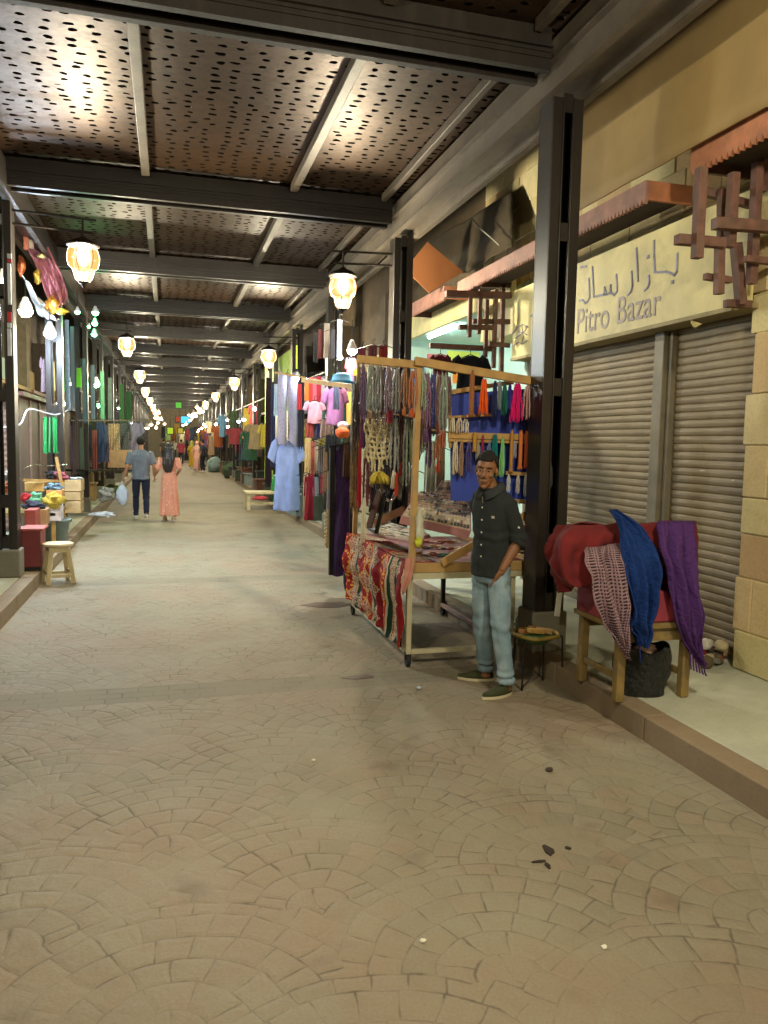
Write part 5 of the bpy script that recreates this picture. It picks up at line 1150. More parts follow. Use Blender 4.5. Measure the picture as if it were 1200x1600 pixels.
for px, py, w_, h in ((515, 945, .3, .16), (560, 1058, .16, .05)):
    p = PZ(px, py); sp.prism([(p.x+w_*math.cos(k*.5)*rdl.uniform(.6, 1.1), p.y+h*math.sin(k*.5)*rdl.uniform(.6, 1.1), .004) for k in range(12)], (0, 0, 1), .003)
struct(sp.build('road_stain', mat('wet_stain', S(86, 68, 56), rough=.55)))
# ------------------------------------------------------------------ hanging garments (shared meshes)
def g_mesh(kind, seed):
    rd = random.Random(seed*13+len(kind)); b = MB()
    def body(prof, dep=.16, n=36, am=.035, k=5):
        rings = []
        for i in range(22):
            v = i/21; w_ = np.interp(v, [p[0] for p in prof], [p[1] for p in prof]); cx = .03*math.sin(v*3+seed); ringp = []
            for j in range(n):
                a = 2*PI*j/n; f = am*min(1, v*2.2)*(math.sin(a*k+seed+v*2)+.6*mnoise.noise(Vector((math.cos(a)*2, math.sin(a)*2+seed, v*3))))
                x = math.cos(a)*w_; y = math.sin(a)*(dep*(.5+.5*v)+f); ringp.append((x+cx, y, -v-.015*math.sin(a*3+seed)*(v > .95)))
            rings.append(ringp)
        b.loft(rings)
    if kind == 'tunic' or kind == 'tshirt':
        s = .36 if kind == 'tshirt' else .24
        body([(0, .1), (.02, .16), (s*.3, .36), (s, .35), (1, .42 if kind == 'tunic' else .36)], am=.03)
        for q in (-1, 1): b.tube([(q*.26, 0, -s*.12), (q*.38, 0, -s*.4), (q*.47, 0, -s), (q*.485, 0, -s*1.15)], [(.1, .08), (.12, .09), (.12, .09), (.115, .085)], 12)
    elif kind == 'gown':
        body([(0, .1), (.02, .2), (.08, .38), (.3, .33), (1, .5)], am=.05, k=4)
        for q in (-1, 1): b.tube([(q*.28, 0, -.04), (q*.44, 0, -.12), (q*.49, .02, -.38), (q*.48, .03, -.46)], [(.08, .07), (.08, .07), (.08, .07), (.09, .07)], 12)
    elif kind == 'trousers':
        for q in (-1, 1): b.tube([(q*.2, 0, 0), (q*.24, 0, -.2), (q*.25, .02, -.5), (q*.27+.02*seed % .05, 0, -.8), (q*.26, 0, -1)], [(.22, .16), (.23, .18), (.21, .15), (.2, .16), (.21, .16)], 14)
    elif kind == 'panel':
        nu, nv = 26, 24; F, Bk = [], []
        for side, lst in ((1, F), (-1, Bk)):
            for i in range(nv):
                v = i/(nv-1); lst.append([((u/(nu-1)-.5)*(.86+.14*v), side*.02+.09*(.3+.7*v)*math.sin(u/(nu-1)*2*PI*(2.5+seed % 3)+v*1.4+seed), -v+.02*math.sin(u*.7+seed)*(v > .96)) for u in range(nu)])
        b.grid(F); b.grid([r[::-1] for r in Bk])
    return b.mesh(kind)
GM = {}
GNAME = {'tunic': 'hanging_tunic', 'tshirt': 'hanging_tshirt', 'gown': 'hanging_gown', 'trousers': 'hanging_trousers', 'panel': 'hanging_cloth'}
def hang(kind, x0, y0, x1, y1, Y, c, label, group=None, m=None, rz=None, seed=None, hook=True):
    seed = (int(x0*3+y0) % 3) if seed is None else seed; key = (kind, seed)
    if key not in GM: GM[key] = g_mesh(kind, seed); GM[key].materials.append(None); GM[key].polygons.foreach_set('use_smooth', [True]*len(GM[key].polygons))
    a, b_ = PY((x0+x1)/2, y0, Y), PY((x0+x1)/2, y1, Y); W = abs(PY(x1, y0, Y).x-PY(x0, y0, Y).x); H = a.z-b_.z
    o = bpy.data.objects.new(GNAME[kind], GM[key]); COL.objects.link(o); o.location = a; o.scale = (W, min(W, .45), H); o.rotation_euler.z = rz if rz is not None else -math.atan2(a.x, Y)
    setmats(o, [m or (garment_mat(tuple(c), tuple(min(255, int(q*1.35+34)) for q in c)) if int(x0*7+y1) % 5 < 2 else fab(c))]); tag(o, label, 'garment' if kind != 'panel' else 'cloth', group)
    if hook:
        h = bpy.data.objects.new('hanger_hook', HOOK); COL.objects.link(h); h.parent = o; h.scale = (1/W, 1/min(W, .45), 1/H)
    return o
HOOK = MB().tube([(-.12, 0, -.03), (0, 0, .015), (.12, 0, -.03)], .005, 5).tube([(0, 0, .015), (0, 0, .06), (.02, 0, .075), (.03, 0, .06)], .004, 5).mesh('hanger_hook'); HOOK.materials.append(M_black_metal)
M_bulbcap = mat('white_bulb_cap', S(216, 216, 212), rough=.4, bump=0)
def bulb(px, py, Y, r, c, e, label, group=None, cat='bulb'):
    p = PY(px, py, Y); m = emit('bulb_%.2f_%.2f_%.2f_%d' % (*c, e), c, e)
    t = thing('light_bulb', label, cat, p, group=group); MB().lathe([(0, -r), (r*.5, -r*.87), (r*.87, -r*.5), (r, -r*.02)], 12, cap=False).build('glass', m, t, smooth=True)
    MB().lathe([(r*1.02, -r*.018), (r*1.0, r*.3), (r*.8, r*.95), (r*.5, r*1.4), (r*.42, r*1.8), (r*.2, r*1.95)], 12).build('socket', M_bulbcap, t, smooth=True)
    MB().tube([(0, 0, r*1.6), (0, 0, r*1.6+.25)], .005, 5).build('cord', M_black_metal, t); return t
def rect(px0, py0, px1, py1, Y): a, b_ = PY(px0, py0, Y), PY(px1, py1, Y); return a, b_
def box3(name, px0, py0, px1, py1, Y, d, m, label, cat, group=None, bevel=.006):
    a, b_ = rect(px0, py0, px1, py1, Y)
    return tag(MB().boxb(a.x, b_.x, Y, Y+d, b_.z, a.z).build(name, m, bevel=bevel), label, cat, group)
# ------------------------------------------------------------------ left side
M_tape_r, M_tape_w = mat('red_tape', S(190, 40, 50), rough=.4, bump=0), mat('white_tape', S(206, 214, 226), rough=.4, bump=0)
tp = thing('barrier_tape', 'red and white strip taped down the left edge post', 'tape', PY(14, 404, 9.16)); to_ = -PY(14, 404, 9.16)
for y0, y1, r in ((396, 404, 0), (405, 410, 1), (411, 476, 0), (487, 503, 1), (504, 512, 0), (513, 556, 0)):
    a, b_ = rect(11, y0, 18, y1, 9.16); o = MB().boxb(a.x, b_.x, 9.16, 9.172, b_.z, a.z).build('tape_strip', M_tape_r if r else M_tape_w, tp); o.location = to_
WHITE = (.68, .84, 1.)
for px, py, Y, lb in ((40, 485, 10.6, 'bright white bulb hanging just right of the left edge post'), (78, 520, 12.2, 'second white bulb, lower, below the foil bunting on the left')): bulb(px, py, Y, .085, WHITE, 1500., lb, 'white bulbs on the left stalls')
bulb(4, 436, 10.0, .06, (.75, .95, 1.), 60., 'white bulb half hidden at the left edge of the picture', 'white bulbs on the left stalls')
bulb(95, 630, 14.0, .07, (1., .6, .36), 60., 'warm bulb hanging over the brown booth on the left')
GRN = (.12, 1., .35)
for i, (px, py, Y, r) in enumerate(((150, 600, 17.5, .075), (110, 598, 14.8, .05), (148, 505, 15.5, .05), (147, 522, 15.6, .05), (149, 488, 15.4, .06), (121, 487, 14.5, .045), (139, 510, 15.2, .03), (186, 637, 24, .05), (205, 660, 27, .04))):
    bulb(px, py, Y, r, GRN if i < 7 else (.6, 1., .9), 220. if i == 0 else 60., 'green bulb, %s of the cluster among the left stall strips' % ORD[i] if i < 7 else ['', 'small', 'tiny'][i-6]+' pale bulb far along the left stalls', 'green bulbs on the left stalls')
o = cloth('white_awning', [PY(34, 430, 11.2), PY(50, 452, 11.3), PY(60, 470, 11.4)], [PY(60, 492, 13.2), PY(78, 500, 13.3), PY(97, 506, 13.4)], fab((214, 220, 226)), (0, -.3, 1), nu=24, nv=16, amp=.03, freq=3); tag(o, 'small white plastic awning sheet above the white bulbs on the left', 'awning')
def foil(name, c): return mat(name, S(*c), rough=.25, metal=.7, var=.3, scale=14, bump=.8, bscale=26, bdist=.02)
o = cloth('foil_bunting', [PY(44, 392, 11.8), PY(58, 420, 11.8), PY(70, 455, 11.9), PY(84, 488, 12)], [PY(72, 380, 12), PY(92, 420, 12), PY(104, 450, 12.1), PY(106, 470, 12.1)], mat('mauve_foil', S(150, 92, 104), rough=.4, metal=.3, var=.35, scale=7, bump=.6, bscale=20, bdist=.02), (0, -1, 0), nu=26, nv=30, amp=.06, freq=3); tag(o, 'mauve red shiny bunting sheet hanging from the roof on the left', 'bunting')
for i, (a, b_, c_) in enumerate((((56, 420), (62, 444), (216, 176, 80)), ((82, 480), (104, 492), (220, 190, 70)), ((74, 462), (88, 490), (206, 140, 60)), ((60, 396), (68, 404), (222, 206, 150)), ((30, 400), (36, 430), (200, 110, 70)))):
    (p, q) = rect(*a, *b_, 11.6); crumple('foil_scrap', (p+q)/2, (abs(q.x-p.x)/2+.03, .05, abs(p.z-q.z)/2), foil('foil_%d' % i, c_), i*2, .6, 18, 12, label='%s foil streamer, %s along the mauve bunting' % (['gold', 'yellow gold', 'orange', 'pale gold', 'coppery'][i], ORD[i]), cat='streamer', group='foil streamers on the left')
for i, (x0, y0, x1, y1) in enumerate(((36, 345, 44, 390), (44, 352, 52, 388))): hang('panel', x0, y0, x1, y1, 11.2, (150, 132, 120) if i else (160, 96, 80), '%s strip hanging from the lamp arm at the far left' % ('beige' if i else 'reddish'), hook=False)
# brown booth
M_booth = mat('booth_brown', S(96, 76, 70), rough=.6, var=.15, dirt=.3); M_booth2 = mat('booth_strip', S(128, 104, 92), rough=.6)
bx = thing('booth', 'brown market booth with ribbed shutter on the left pavement', 'booth', (-2.75, 13.6, .15)); ob = V3((2.75, -13.6, -.15))
def bp(mb, n, m, **k): o = mb.build(n, m, bx, **k); o.location = ob; return o
bp(MB().boxb(-3.5, -2.32, 13.7, 20.5, .15, 2.35), 'wall', M_booth); bp(MB().boxb(-3.6, -2.2, 13.4, 20.6, 2.352, 2.42), 'roof_slab', M_wood_dk)
rows = [[(x, 13.69-.012*(k % 2), .2+k*.045) for x in (-3.45, -2.9, -2.44)] for k in range(44)]; bp(MB().grid(rows), 'ribbed_shutter', M_booth2)
bp(MB().boxb(-2.43, -2.36, 13.62, 13.698, .15, 2.3), 'frame_post', M_wood_dk)
for y in (14.6, 15.6, 16.8, 18.2, 19.4): bp(MB().boxb(-2.318, -2.29, y, y+.08, .15, 2.34), 'batten', M_booth2)
hang('panel', 66, 652, 92, 708, 13.2, (60, 150, 90), 'green plastic bag hanging from the white cable on the left', m=plastic('green_film', (60, 170, 96), .12))
tag(MB().tube(path([PY(-6, 668, 11), PY(30, 664, 11.2), PY(44, 640, 11.6), PY(70, 645, 12.4), PY(88, 648, 13), PY(106, 641, 13.6)], 30), .012, 6).build('cable', mat('white_cable', S(190, 190, 196), bump=0), smooth=True), 'drooping white cable from the left edge to the brown booth', 'cable')
tag(MB().tube(path([PY(38, 732, 11.5), PY(55, 726, 12), PY(72, 728, 12.4), PY(104, 726, 13)], 20), .008, 6).build('chrome_wire', MATS['chrome'], smooth=True), 'thin shiny wire stretched above the crate table', 'wire')
# goods row on the left
LS = [('panel', 134, 664, 143, 720, 17.6, (44, 50, 74)), ('panel', 143, 672, 153, 738, 17.8, (120, 62, 58)), ('tunic', 150, 660, 164, 722, 18.2, (38, 46, 76)), ('panel', 160, 664, 170, 722, 18.6, (60, 66, 86)), ('panel', 167, 662, 188, 716, 19, (140, 116, 86)), ('gown', 180, 660, 204, 720, 19.5, (56, 60, 58)), ('tunic', 198, 660, 224, 722, 20.5, (128, 124, 146)), ('panel', 112, 655, 124, 740, 16.2, (96, 84, 84)), ('panel', 124, 668, 131, 742, 16.8, (104, 124, 116))]
for i, (k, a, b_, c_, d, Y, c) in enumerate(LS): hang(k, a, b_, c_, d, Y, c, '%s %s, %s in the row beyond the brown booth' % (cname(c), GNAME[k].replace('hanging_', ''), ORD[i]), 'clothes row on the left')
tag(MB().bar(PY(110, 657, 16), PY(228, 657, 20.6), .03).build('clothes_rail', M_galv), 'long metal rail carrying the clothes row on the left', 'rail')
for i, (x0, y0, x1, y1, Y, d, c, nm, lb) in enumerate([
    (100, 750, 127, 768, 13.2, .5, (176, 150, 108), 'drawer_box', 'tan wooden drawer box, topmost of the stack by the second left post'), (101, 769, 126, 782, 13.2, .5, (168, 142, 100), 'drawer_box', 'tan wooden drawer box, middle of the stack by the second left post'), (101, 783, 126, 802, 13.2, .5, (172, 146, 104), 'drawer_box', 'tan wooden drawer box, lowest of the stack by the second left post'),
    (38, 754, 69, 768, 12.4, .4, (190, 152, 92), 'goods_tray', 'tan tray of goods on the back of the crate table'), (72, 766, 97, 778, 12.0, .3, (206, 150, 90), 'goods_tray', 'orange tan tray beside the yellow packets'), (56, 796, 73, 820, 10.8, .3, (160, 122, 84), 'carton', 'brown carton behind the red boxes on the left'),
    (75, 790, 95, 814, 11.4, .3, (206, 200, 214), 'carton', 'white carton under the crate table on the left'), (38, 797, 56, 825, 10.4, .35, (150, 66, 60), 'red_box', 'faded red box behind the taller red box on the left'), (168, 703, 206, 731, 18.8, .6, (146, 112, 76), 'carton', 'large tan carton below the hanging clothes on the left')]):
    box3(nm, x0, y0, x1, y1, Y, d, mat('boxc_%d' % i, S(*c), rough=.75, var=.2, scale=9, dirt=.2), lb, nm.replace('_', ' '))
tt = thing('crate_table', 'rough trestle table with goods beside the left posts', 'table', (-1.9, 12, .15)); ot = -V3((-1.9, 12, .15))
za = PY(80, 750, 12.2).z
for mb, n in ((MB().boxb(-2.4, -1.5, 11.4, 12.6, .62, .66), 'table_top'), (MB().bar(PY(36, 750, 12.2), PY(100, 752, 12.6), .04), 'back_rail'), (MB().bar(PY(94, 800, 12.6), PY(98, 752, 12.6), .05), 'post'), (MB().boxb(-2.35, -2.3, 11.45, 11.5, .15, .62), 'leg'), (MB().boxb(-1.56, -1.51, 11.45, 11.5, .15, .62), 'leg'), (MB().boxb(-1.56, -1.51, 12.5, 12.55, .15, .62), 'leg')):
    o = mb.build(n, M_pine if n != 'table_top' else M_oldwood, tt); o.location = ot
for i, (px, py, Y, r, c, lb, ct) in enumerate([(54, 780, 11.4, (.14, .1, .09), (110, 180, 140), 'mint green and white bag on the crate table', 'bag'), (82, 782, 11.4, (.14, .1, .1), (206, 180, 70), 'yellow packet heap on the crate table', 'packets'), (52, 790, 10.9, (.13, .1, .06), (44, 48, 66), 'dark navy rag on the front of the crate table', 'rag'),
    (85, 761, 12.1, (.13, .1, .06), (120, 150, 176), 'pale blue bundle at the back of the crate table', 'bundle'), (92, 744, 12.6, (.14, .1, .07), (150, 70, 84), 'pink bundle on the back rail of the crate table', 'bundle'), (78, 742, 12.5, (.07, .07, .06), (40, 40, 46), 'black bundle beside the pink one on the crate table', 'bundle'), (113, 748, 13.4, (.15, .12, .03), (190, 194, 200), 'white sheet lying on the drawer boxes', 'sheet'), (40, 778, 11.2, (.05, .05, .08), (190, 40, 50), 'red packet beside the left edge post', 'packet'),
    (166, 772, 16.6, (.16, .14, .14), (150, 150, 140), 'grey plastic bundle by the third left post', 'bundle'), (160, 804, 14.5, (.2, .1, .05), (196, 200, 204), 'white plastic litter on the road by the left kerb', 'litter'), (177, 767, 19, (.2, .15, .13), (106, 124, 70), 'greenish sack on the left pavement behind the walking man', 'sack'), (15, 745, 9.9, (.1, .08, .06), (220, 216, 210), 'white bundle behind the left edge post', 'bundle'), (14, 762, 10.1, (.09, .08, .06), (190, 110, 70), 'orange bundle behind the left edge post', 'bundle')]):
    p = PY(px, py, Y); crumple('bundle' if ct not in ('bag', 'litter', 'sack') else ct, p, r, fab(tuple(int(q*.82+14) for q in c)), i*4, .75, 30, 20, label=lb, cat=ct)
st_ = thing('wooden_stick', 'pale stick standing up from the crate table', 'stick'); MB().bar(PY(97, 760, 12.5), PY(88, 714, 12.5), .045, .02).build('stick', M_pine, st_)
tag(MB().bar(PY(118, 735, 16.2), PY(205, 735, 19.5), .5, .04).build('stall_board', M_black_metal), 'long black board of the stall under the left clothes row', 'board')
# red box by the post
rbx = thing('red_cabinet', 'dark red cabinet with black base beside the left edge post', 'cabinet', (-1.52, 9.75, .15))
M_cab = mat('cabinet_red', S(118, 40, 44), rough=.5, var=.12, dirt=.15); MB().boxb(-.11, .1, -.2, .2, .05, .47).build('body', M_cab, rbx, bevel=.008); MB().boxb(-.12, .13, -.22, .22, .472, .5).build('lid', mat('cabinet_lid', S(166, 78, 70), rough=.5), rbx, bevel=.006); MB().boxb(-.1, .09, -.19, .19, 0, .049).build('base', M_black_metal, rbx)
# bucket, bin
def bucket(p, r0, r1, h, m, label):
    t = thing('bucket', label, 'bucket', p); MB().lathe([(r0*.9, 0), (r0, .01), (r1, h), (r1+.015, h+.005), (r1+.015, h+.03), (r1-.008, h+.03), (r0-.01, .03), (.001, .03)], 26).build('tub', m, t, smooth=True); MB().tube([((r1+.02)*math.cos(a), (r1+.02)*math.sin(a), h+.02-.1*abs(math.sin(a))) for a in [PI*k/14 for k in range(15)]], .006, 6).build('handle', M_galv, t, smooth=True)
bucket((-1.62, 12.1, .15), .17, .23, .33, mat('grey_green_plastic', S(112, 128, 124), rough=.5, var=.2, dirt=.2), 'grey green plastic bucket behind the cream stool'); bucket((-1.8, 11.3, .15), .13, .17, .3, mat('white_plastic_tub', S(190, 184, 176), rough=.5), 'white plastic bucket between the red cabinet and the grey bucket')
# stool
stl = thing('wooden_stool', 'cream painted round wooden stool on the road beside the left kerb', 'stool', (-1.245, 9.62, 0)); M_crs = mat('cream_paint_wood', S(206, 190, 150), rough=.6, var=.12, scale=9, dirt=.3)
MB().lathe([(.0, .435), (.16, .435), (.172, .442), (.175, .46), (.168, .472), (0, .475)], 28, cap=False).build('seat', M_crs, stl, smooth=True, bevel=.004)
for k in range(4):
    a = PI/4+k*PI/2+.35; MB().bar((.2*math.cos(a), .2*math.sin(a), 0), (.125*math.cos(a), .125*math.sin(a), .437), .05, .044).build('leg', M_crs, stl, bevel=.006)
    a2 = a+PI/2; MB().bar((.186*math.cos(a), .186*math.sin(a), .1+.03*(k % 2)), (.186*math.cos(a2), .186*math.sin(a2), .1+.03*(k % 2)), .03, .036).build('stretcher', M_crs, stl, bevel=.003)
    MB().bar((.137*math.cos(a), .137*math.sin(a), .4), (.137*math.cos(a2), .137*math.sin(a2), .4), .02, .055).build('apron', M_crs, stl)

# cloths, plus added strips whose colour stands in for reflections on the left posts
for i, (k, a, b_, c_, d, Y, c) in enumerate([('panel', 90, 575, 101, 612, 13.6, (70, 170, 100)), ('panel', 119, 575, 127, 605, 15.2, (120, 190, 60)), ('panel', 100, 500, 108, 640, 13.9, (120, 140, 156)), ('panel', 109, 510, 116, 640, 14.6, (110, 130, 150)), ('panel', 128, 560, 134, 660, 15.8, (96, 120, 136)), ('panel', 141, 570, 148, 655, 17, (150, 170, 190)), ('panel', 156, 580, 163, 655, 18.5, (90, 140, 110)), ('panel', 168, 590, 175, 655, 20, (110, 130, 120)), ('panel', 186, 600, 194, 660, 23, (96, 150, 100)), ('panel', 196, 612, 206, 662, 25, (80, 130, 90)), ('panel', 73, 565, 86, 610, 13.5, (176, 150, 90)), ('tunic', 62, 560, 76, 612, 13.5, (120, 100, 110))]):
    hang(k, a, b_, c_, d, Y, c, '%s strip, %s of the cloths and added reflection strips between the left posts' % (cname(c), ORD[i]), 'strips between the left posts', hook=False)
# ------------------------------------------------------------------ right side beyond the cart
bulb(550, 547, 9.0, .06, WHITE, 700., 'white bulb glaring above the clothes stall behind the cart', 'white bulbs on the right stalls'); bulb(465, 590, 13.0, .05, WHITE, 500., 'white bulb above the lavender trousers', 'white bulbs on the right stalls'); bulb(531, 558, 10.5, .04, (1, .8, .6), 60., 'small warm bulb left of the glaring white bulb', 'white bulbs on the right stalls')
M_purple = mat('purple_gown', S(58, 28, 84), rough=.75, var=.5, scale=16, bump=.5, bscale=30)
tag(MB().bar(PY(474, 594, 9.4), PY(558, 605, 7.9), .05, .05).build('wooden_rail', M_pine), 'wooden rail slanting over the clothes stall left of the cart', 'rail')
pl = thing('stall_pole', 'dark pole standing at the cart\'s back corner', 'pole'); MB().bar(PY(553, 600, 7.9), PY(548, 900, 7.9), .045).build('pole', M_black_metal, pl)
sd_ = thing('display_stand', 'thin black display stand at the left of the purple gown', 'stand'); MB().bar(PY(519, 700, 8.15), PY(517, 898, 8.15), .05).build('pole', M_black_metal, sd_); MB().bar(PY(514, 698, 8.15), PY(552, 692, 8.15), .03).build('arm', M_black_metal, sd_)
hang('gown', 518, 694, 556, 897, 8.2, None, 'long dark purple gown hanging left of the red draped cart', m=M_purple)
hang('panel', 536, 694, 552, 745, 8.0, (96, 70, 56), 'brown sequinned top over the purple gown'); hang('panel', 543, 740, 556, 880, 8.3, (52, 30, 70), 'dark violet shawl beside the purple gown')
tg = bpy.data.objects['hanging_gown']
hang('trousers', 433, 584, 466, 694, 13.1, (150, 144, 166), 'lavender printed trousers above the pale blue tunic', m=garment_mat((152, 146, 168), (120, 106, 128)))
hang('tunic', 423, 690, 473, 797, 13.2, (140, 156, 206), 'pale blue tunic hanging low at the edge of the clothes stall')
tag(MB().bar(PY(430, 582, 13.1), PY(476, 590, 12.6), .03).build('clothes_rail', M_pine), 'short rail above the lavender trousers', 'rail'); sp_ = thing('stall_pole', 'dark stall pole behind the pale blue tunic', 'pole'); MB().bar(PY(462, 585, 13.3), PY(464, 800, 13.3), .05).build('pole', M_black_metal, sp_)
RS = [('panel', 466, 588, 476, 700, 12.9, (40, 40, 52)), ('panel', 464, 600, 472, 640, 12.2, (190, 60, 70)), ('panel', 476, 592, 483, 626, 10.6, (190, 120, 60)), ('panel', 482, 590, 489, 628, 10.6, (196, 60, 60)), ('panel', 488, 590, 495, 630, 10.7, (190, 96, 120)), ('panel', 494, 588, 502, 634, 10.8, (150, 40, 60)), ('panel', 502, 588, 508, 634, 10.8, (160, 160, 176)),
      ('tshirt', 476, 627, 507, 662, 10.2, (206, 150, 176)), ('tshirt', 505, 606, 542, 664, 9.6, (176, 116, 160)), ('panel', 500, 655, 522, 684, 9.8, (150, 130, 126)), ('panel', 478, 660, 490, 684, 10.2, (150, 60, 60)), ('panel', 488, 655, 496, 690, 10.2, (70, 74, 96)), ('panel', 494, 660, 502, 686, 10.3, (70, 66, 140)), ('panel', 508, 680, 528, 706, 9.4, (50, 50, 50)),
      ('panel', 476, 684, 486, 740, 10, (186, 160, 110)), ('panel', 484, 690, 492, 765, 10, (176, 90, 84)), ('panel', 490, 688, 499, 740, 10, (190, 176, 160)), ('panel', 497, 696, 506, 770, 9.9, (110, 108, 110)), ('panel', 505, 700, 512, 775, 9.7, (130, 100, 70)), ('panel', 474, 740, 482, 812, 9.9, (196, 176, 150)), ('gown', 476, 742, 491, 812, 9.8, (130, 26, 44)), ('panel', 489, 745, 498, 775, 9.9, (160, 176, 190)), ('panel', 498, 742, 506, 772, 9.9, (206, 60, 90)),
      ('panel', 511, 736, 519, 800, 9.2, (150, 150, 150)), ('panel', 506, 770, 514, 796, 9.5, (70, 60, 56)), ('panel', 521, 590, 531, 640, 9.2, (110, 106, 120)), ('panel', 527, 500, 535, 560, 9.6, (130, 140, 160)), ('panel', 517, 515, 524, 560, 10.6, (60, 60, 70)), ('panel', 506, 505, 516, 560, 11.2, (150, 140, 136)), ('panel', 497, 515, 505, 560, 11.6, (120, 70, 70)), ('panel', 490, 520, 497, 566, 12.2, (84, 80, 84)), ('tshirt', 540, 560, 556, 600, 9.2, (140, 60, 70)), ('panel', 560, 545, 572, 590, 8.8, (120, 40, 60)), ('panel', 575, 540, 590, 590, 8.6, (96, 50, 60)), ('panel', 592, 540, 606, 585, 8.6, (130, 44, 44)),
      ('panel', 415, 590, 424, 760, 17, (52, 30, 40)), ('panel', 423, 600, 431, 730, 15.5, (46, 52, 84)), ('panel', 428, 600, 435, 650, 14.2, (190, 206, 220)), ('tshirt', 672, 555, 704, 604, 8.15, (74, 22, 32)), ('tshirt', 708, 556, 762, 622, 8.0, (16, 20, 30))]
for i, (k, a, b_, c_, d, Y, c) in enumerate(RS):
    lb = '%s %s, %s piece of the clothes stall left of the cart' % (cname(c), GNAME[k].replace('hanging_', ''), ORD[i % 20] if i < 20 else 'lower '+ORD[i-20]) if i < len(RS)-2 else ['maroon t-shirt on a hanger above the cart\'s top rail', 'black t-shirt on a hanger above the cart\'s top rail'][i-len(RS)+2]
    hang(k, a, b_, c_, d, Y, c, lb, 'clothes on the right stall' if i < len(RS)-2 else None)
crumple('cap', PY(535, 676, 9.0), (.09, .1, .07), mat('orange_cap', S(220, 96, 30), rough=.7), 3, .12, label='orange cap hanging on the clothes stall left of the cart', cat='cap'); crumple('cap', PY(536, 665, 9.1), (.07, .08, .05), fab((206, 200, 196)), 5, .12, label='white cap above the orange cap', cat='cap')
h_ = thing('sun_hat', 'light blue hat on top of the wooden stall rail', 'hat', PY(534, 599, 8.6)); MB().lathe([(.16, 0), (.165, .01), (.12, .03), (.1, .09), (.06, .115), (0, .12)], 20).build('crown', mat('blue_hat', S(70, 150, 206), rough=.7), h_, smooth=True)
M_yel = mat('yellow_backboard', S(222, 176, 80), rough=.7, var=.12)
tag(MB().prism([PY(542, 612, 10.6), PY(542, 664, 10.6), PY(582, 664, 10.2), PY(582, 614, 10.2)], (0, -1, 0), .03).build('yellow_board', M_yel), 'yellow board behind the bead cart\'s left corner', 'board'); tag(MB().prism([PY(545, 570, 10.4), PY(547, 590, 10.4), PY(566, 582, 10.3), PY(560, 562, 10.3)], (0, -1, 0), .02).build('yellow_sheet', mat('yellow_sheet', S(224, 180, 40))), 'bright yellow sheet by the glaring white bulb', 'sheet')
cm_ = thing('comb_rack', 'pale toothed wooden rack standing beside the purple gown', 'rack', PY(513, 850, 8.6)); oc = -PY(513, 850, 8.6)
o = MB().bar(PY(515, 796, 8.6), PY(512, 856, 8.6), .05, .02).build('upright', mat('pale_wood', S(210, 184, 130)), cm_); o.location = oc
for k in range(9): o = MB().bar(PY(514, 800+k*6, 8.6), PY(507, 802+k*6, 8.6), .018).build('tooth', mat('pale_wood', S(210, 184, 130)), cm_); o.location = oc
bucket((2.28, 9.9, 0), .13, .16, .3, mat('patterned_tub', S(120, 116, 104), rough=.6, var=.4, scale=20), 'patterned grey tub under the packed clothes stall'); crumple('shoulder_bag', PY(543, 905, 7.7), (.05, .05, .13), fab((30, 30, 34)), 3, .2, label='black bag at the foot of the purple gown', cat='bag')
# bench
bn = thing('market_bench', 'low cream bench with goods beyond the pale blue tunic', 'bench', (2.25, 19.5, 0))
MB().boxb(-.4, .55, -.4, .4, .4, .45).build('top', M_crs, bn, bevel=.006)
for x in (-.33, .48):
    for y in (-.33, .33): MB().boxb(x-.04, x+.04, y-.04, y+.04, 0, .399).build('leg', M_crs, bn)
MB().boxb(-.3, .5, -.36, -.32, .14, .2).build('rail', M_crs, bn); crumple('packet', (2.2, 19.15, .3), (.18, .1, .06), fab((190, 70, 80)), 2, .3, label='red packet under the top of the low cream bench', cat='packet')
# lime wall, green barrel, dark racks
M_lime = mat('lime_paint', S(150, 186, 54), rough=.6)
tag(MB().boxb(2.95, 3.05, 18.5, 24.5, .15, 4.0).build('lime_wall', M_lime), 'lime green painted stall wall behind the right posts', 'wall')
t = thing('barrel', 'bright green plastic barrel beside the lime wall', 'barrel', (2.78, 19.6, .15)); MB().lathe([(.2, 0), (.24, .1), (.25, .35), (.23, .6), (.2, .66)], 20).build('drum', mat('green_barrel', S(40, 140, 74), rough=.5), t, smooth=True); MB().lathe([(.21, .661), (.215, .7), (.1, .74), (0, .75)], 20).build('lid', mat('teal_lid', S(96, 160, 150), rough=.5), t, smooth=True)
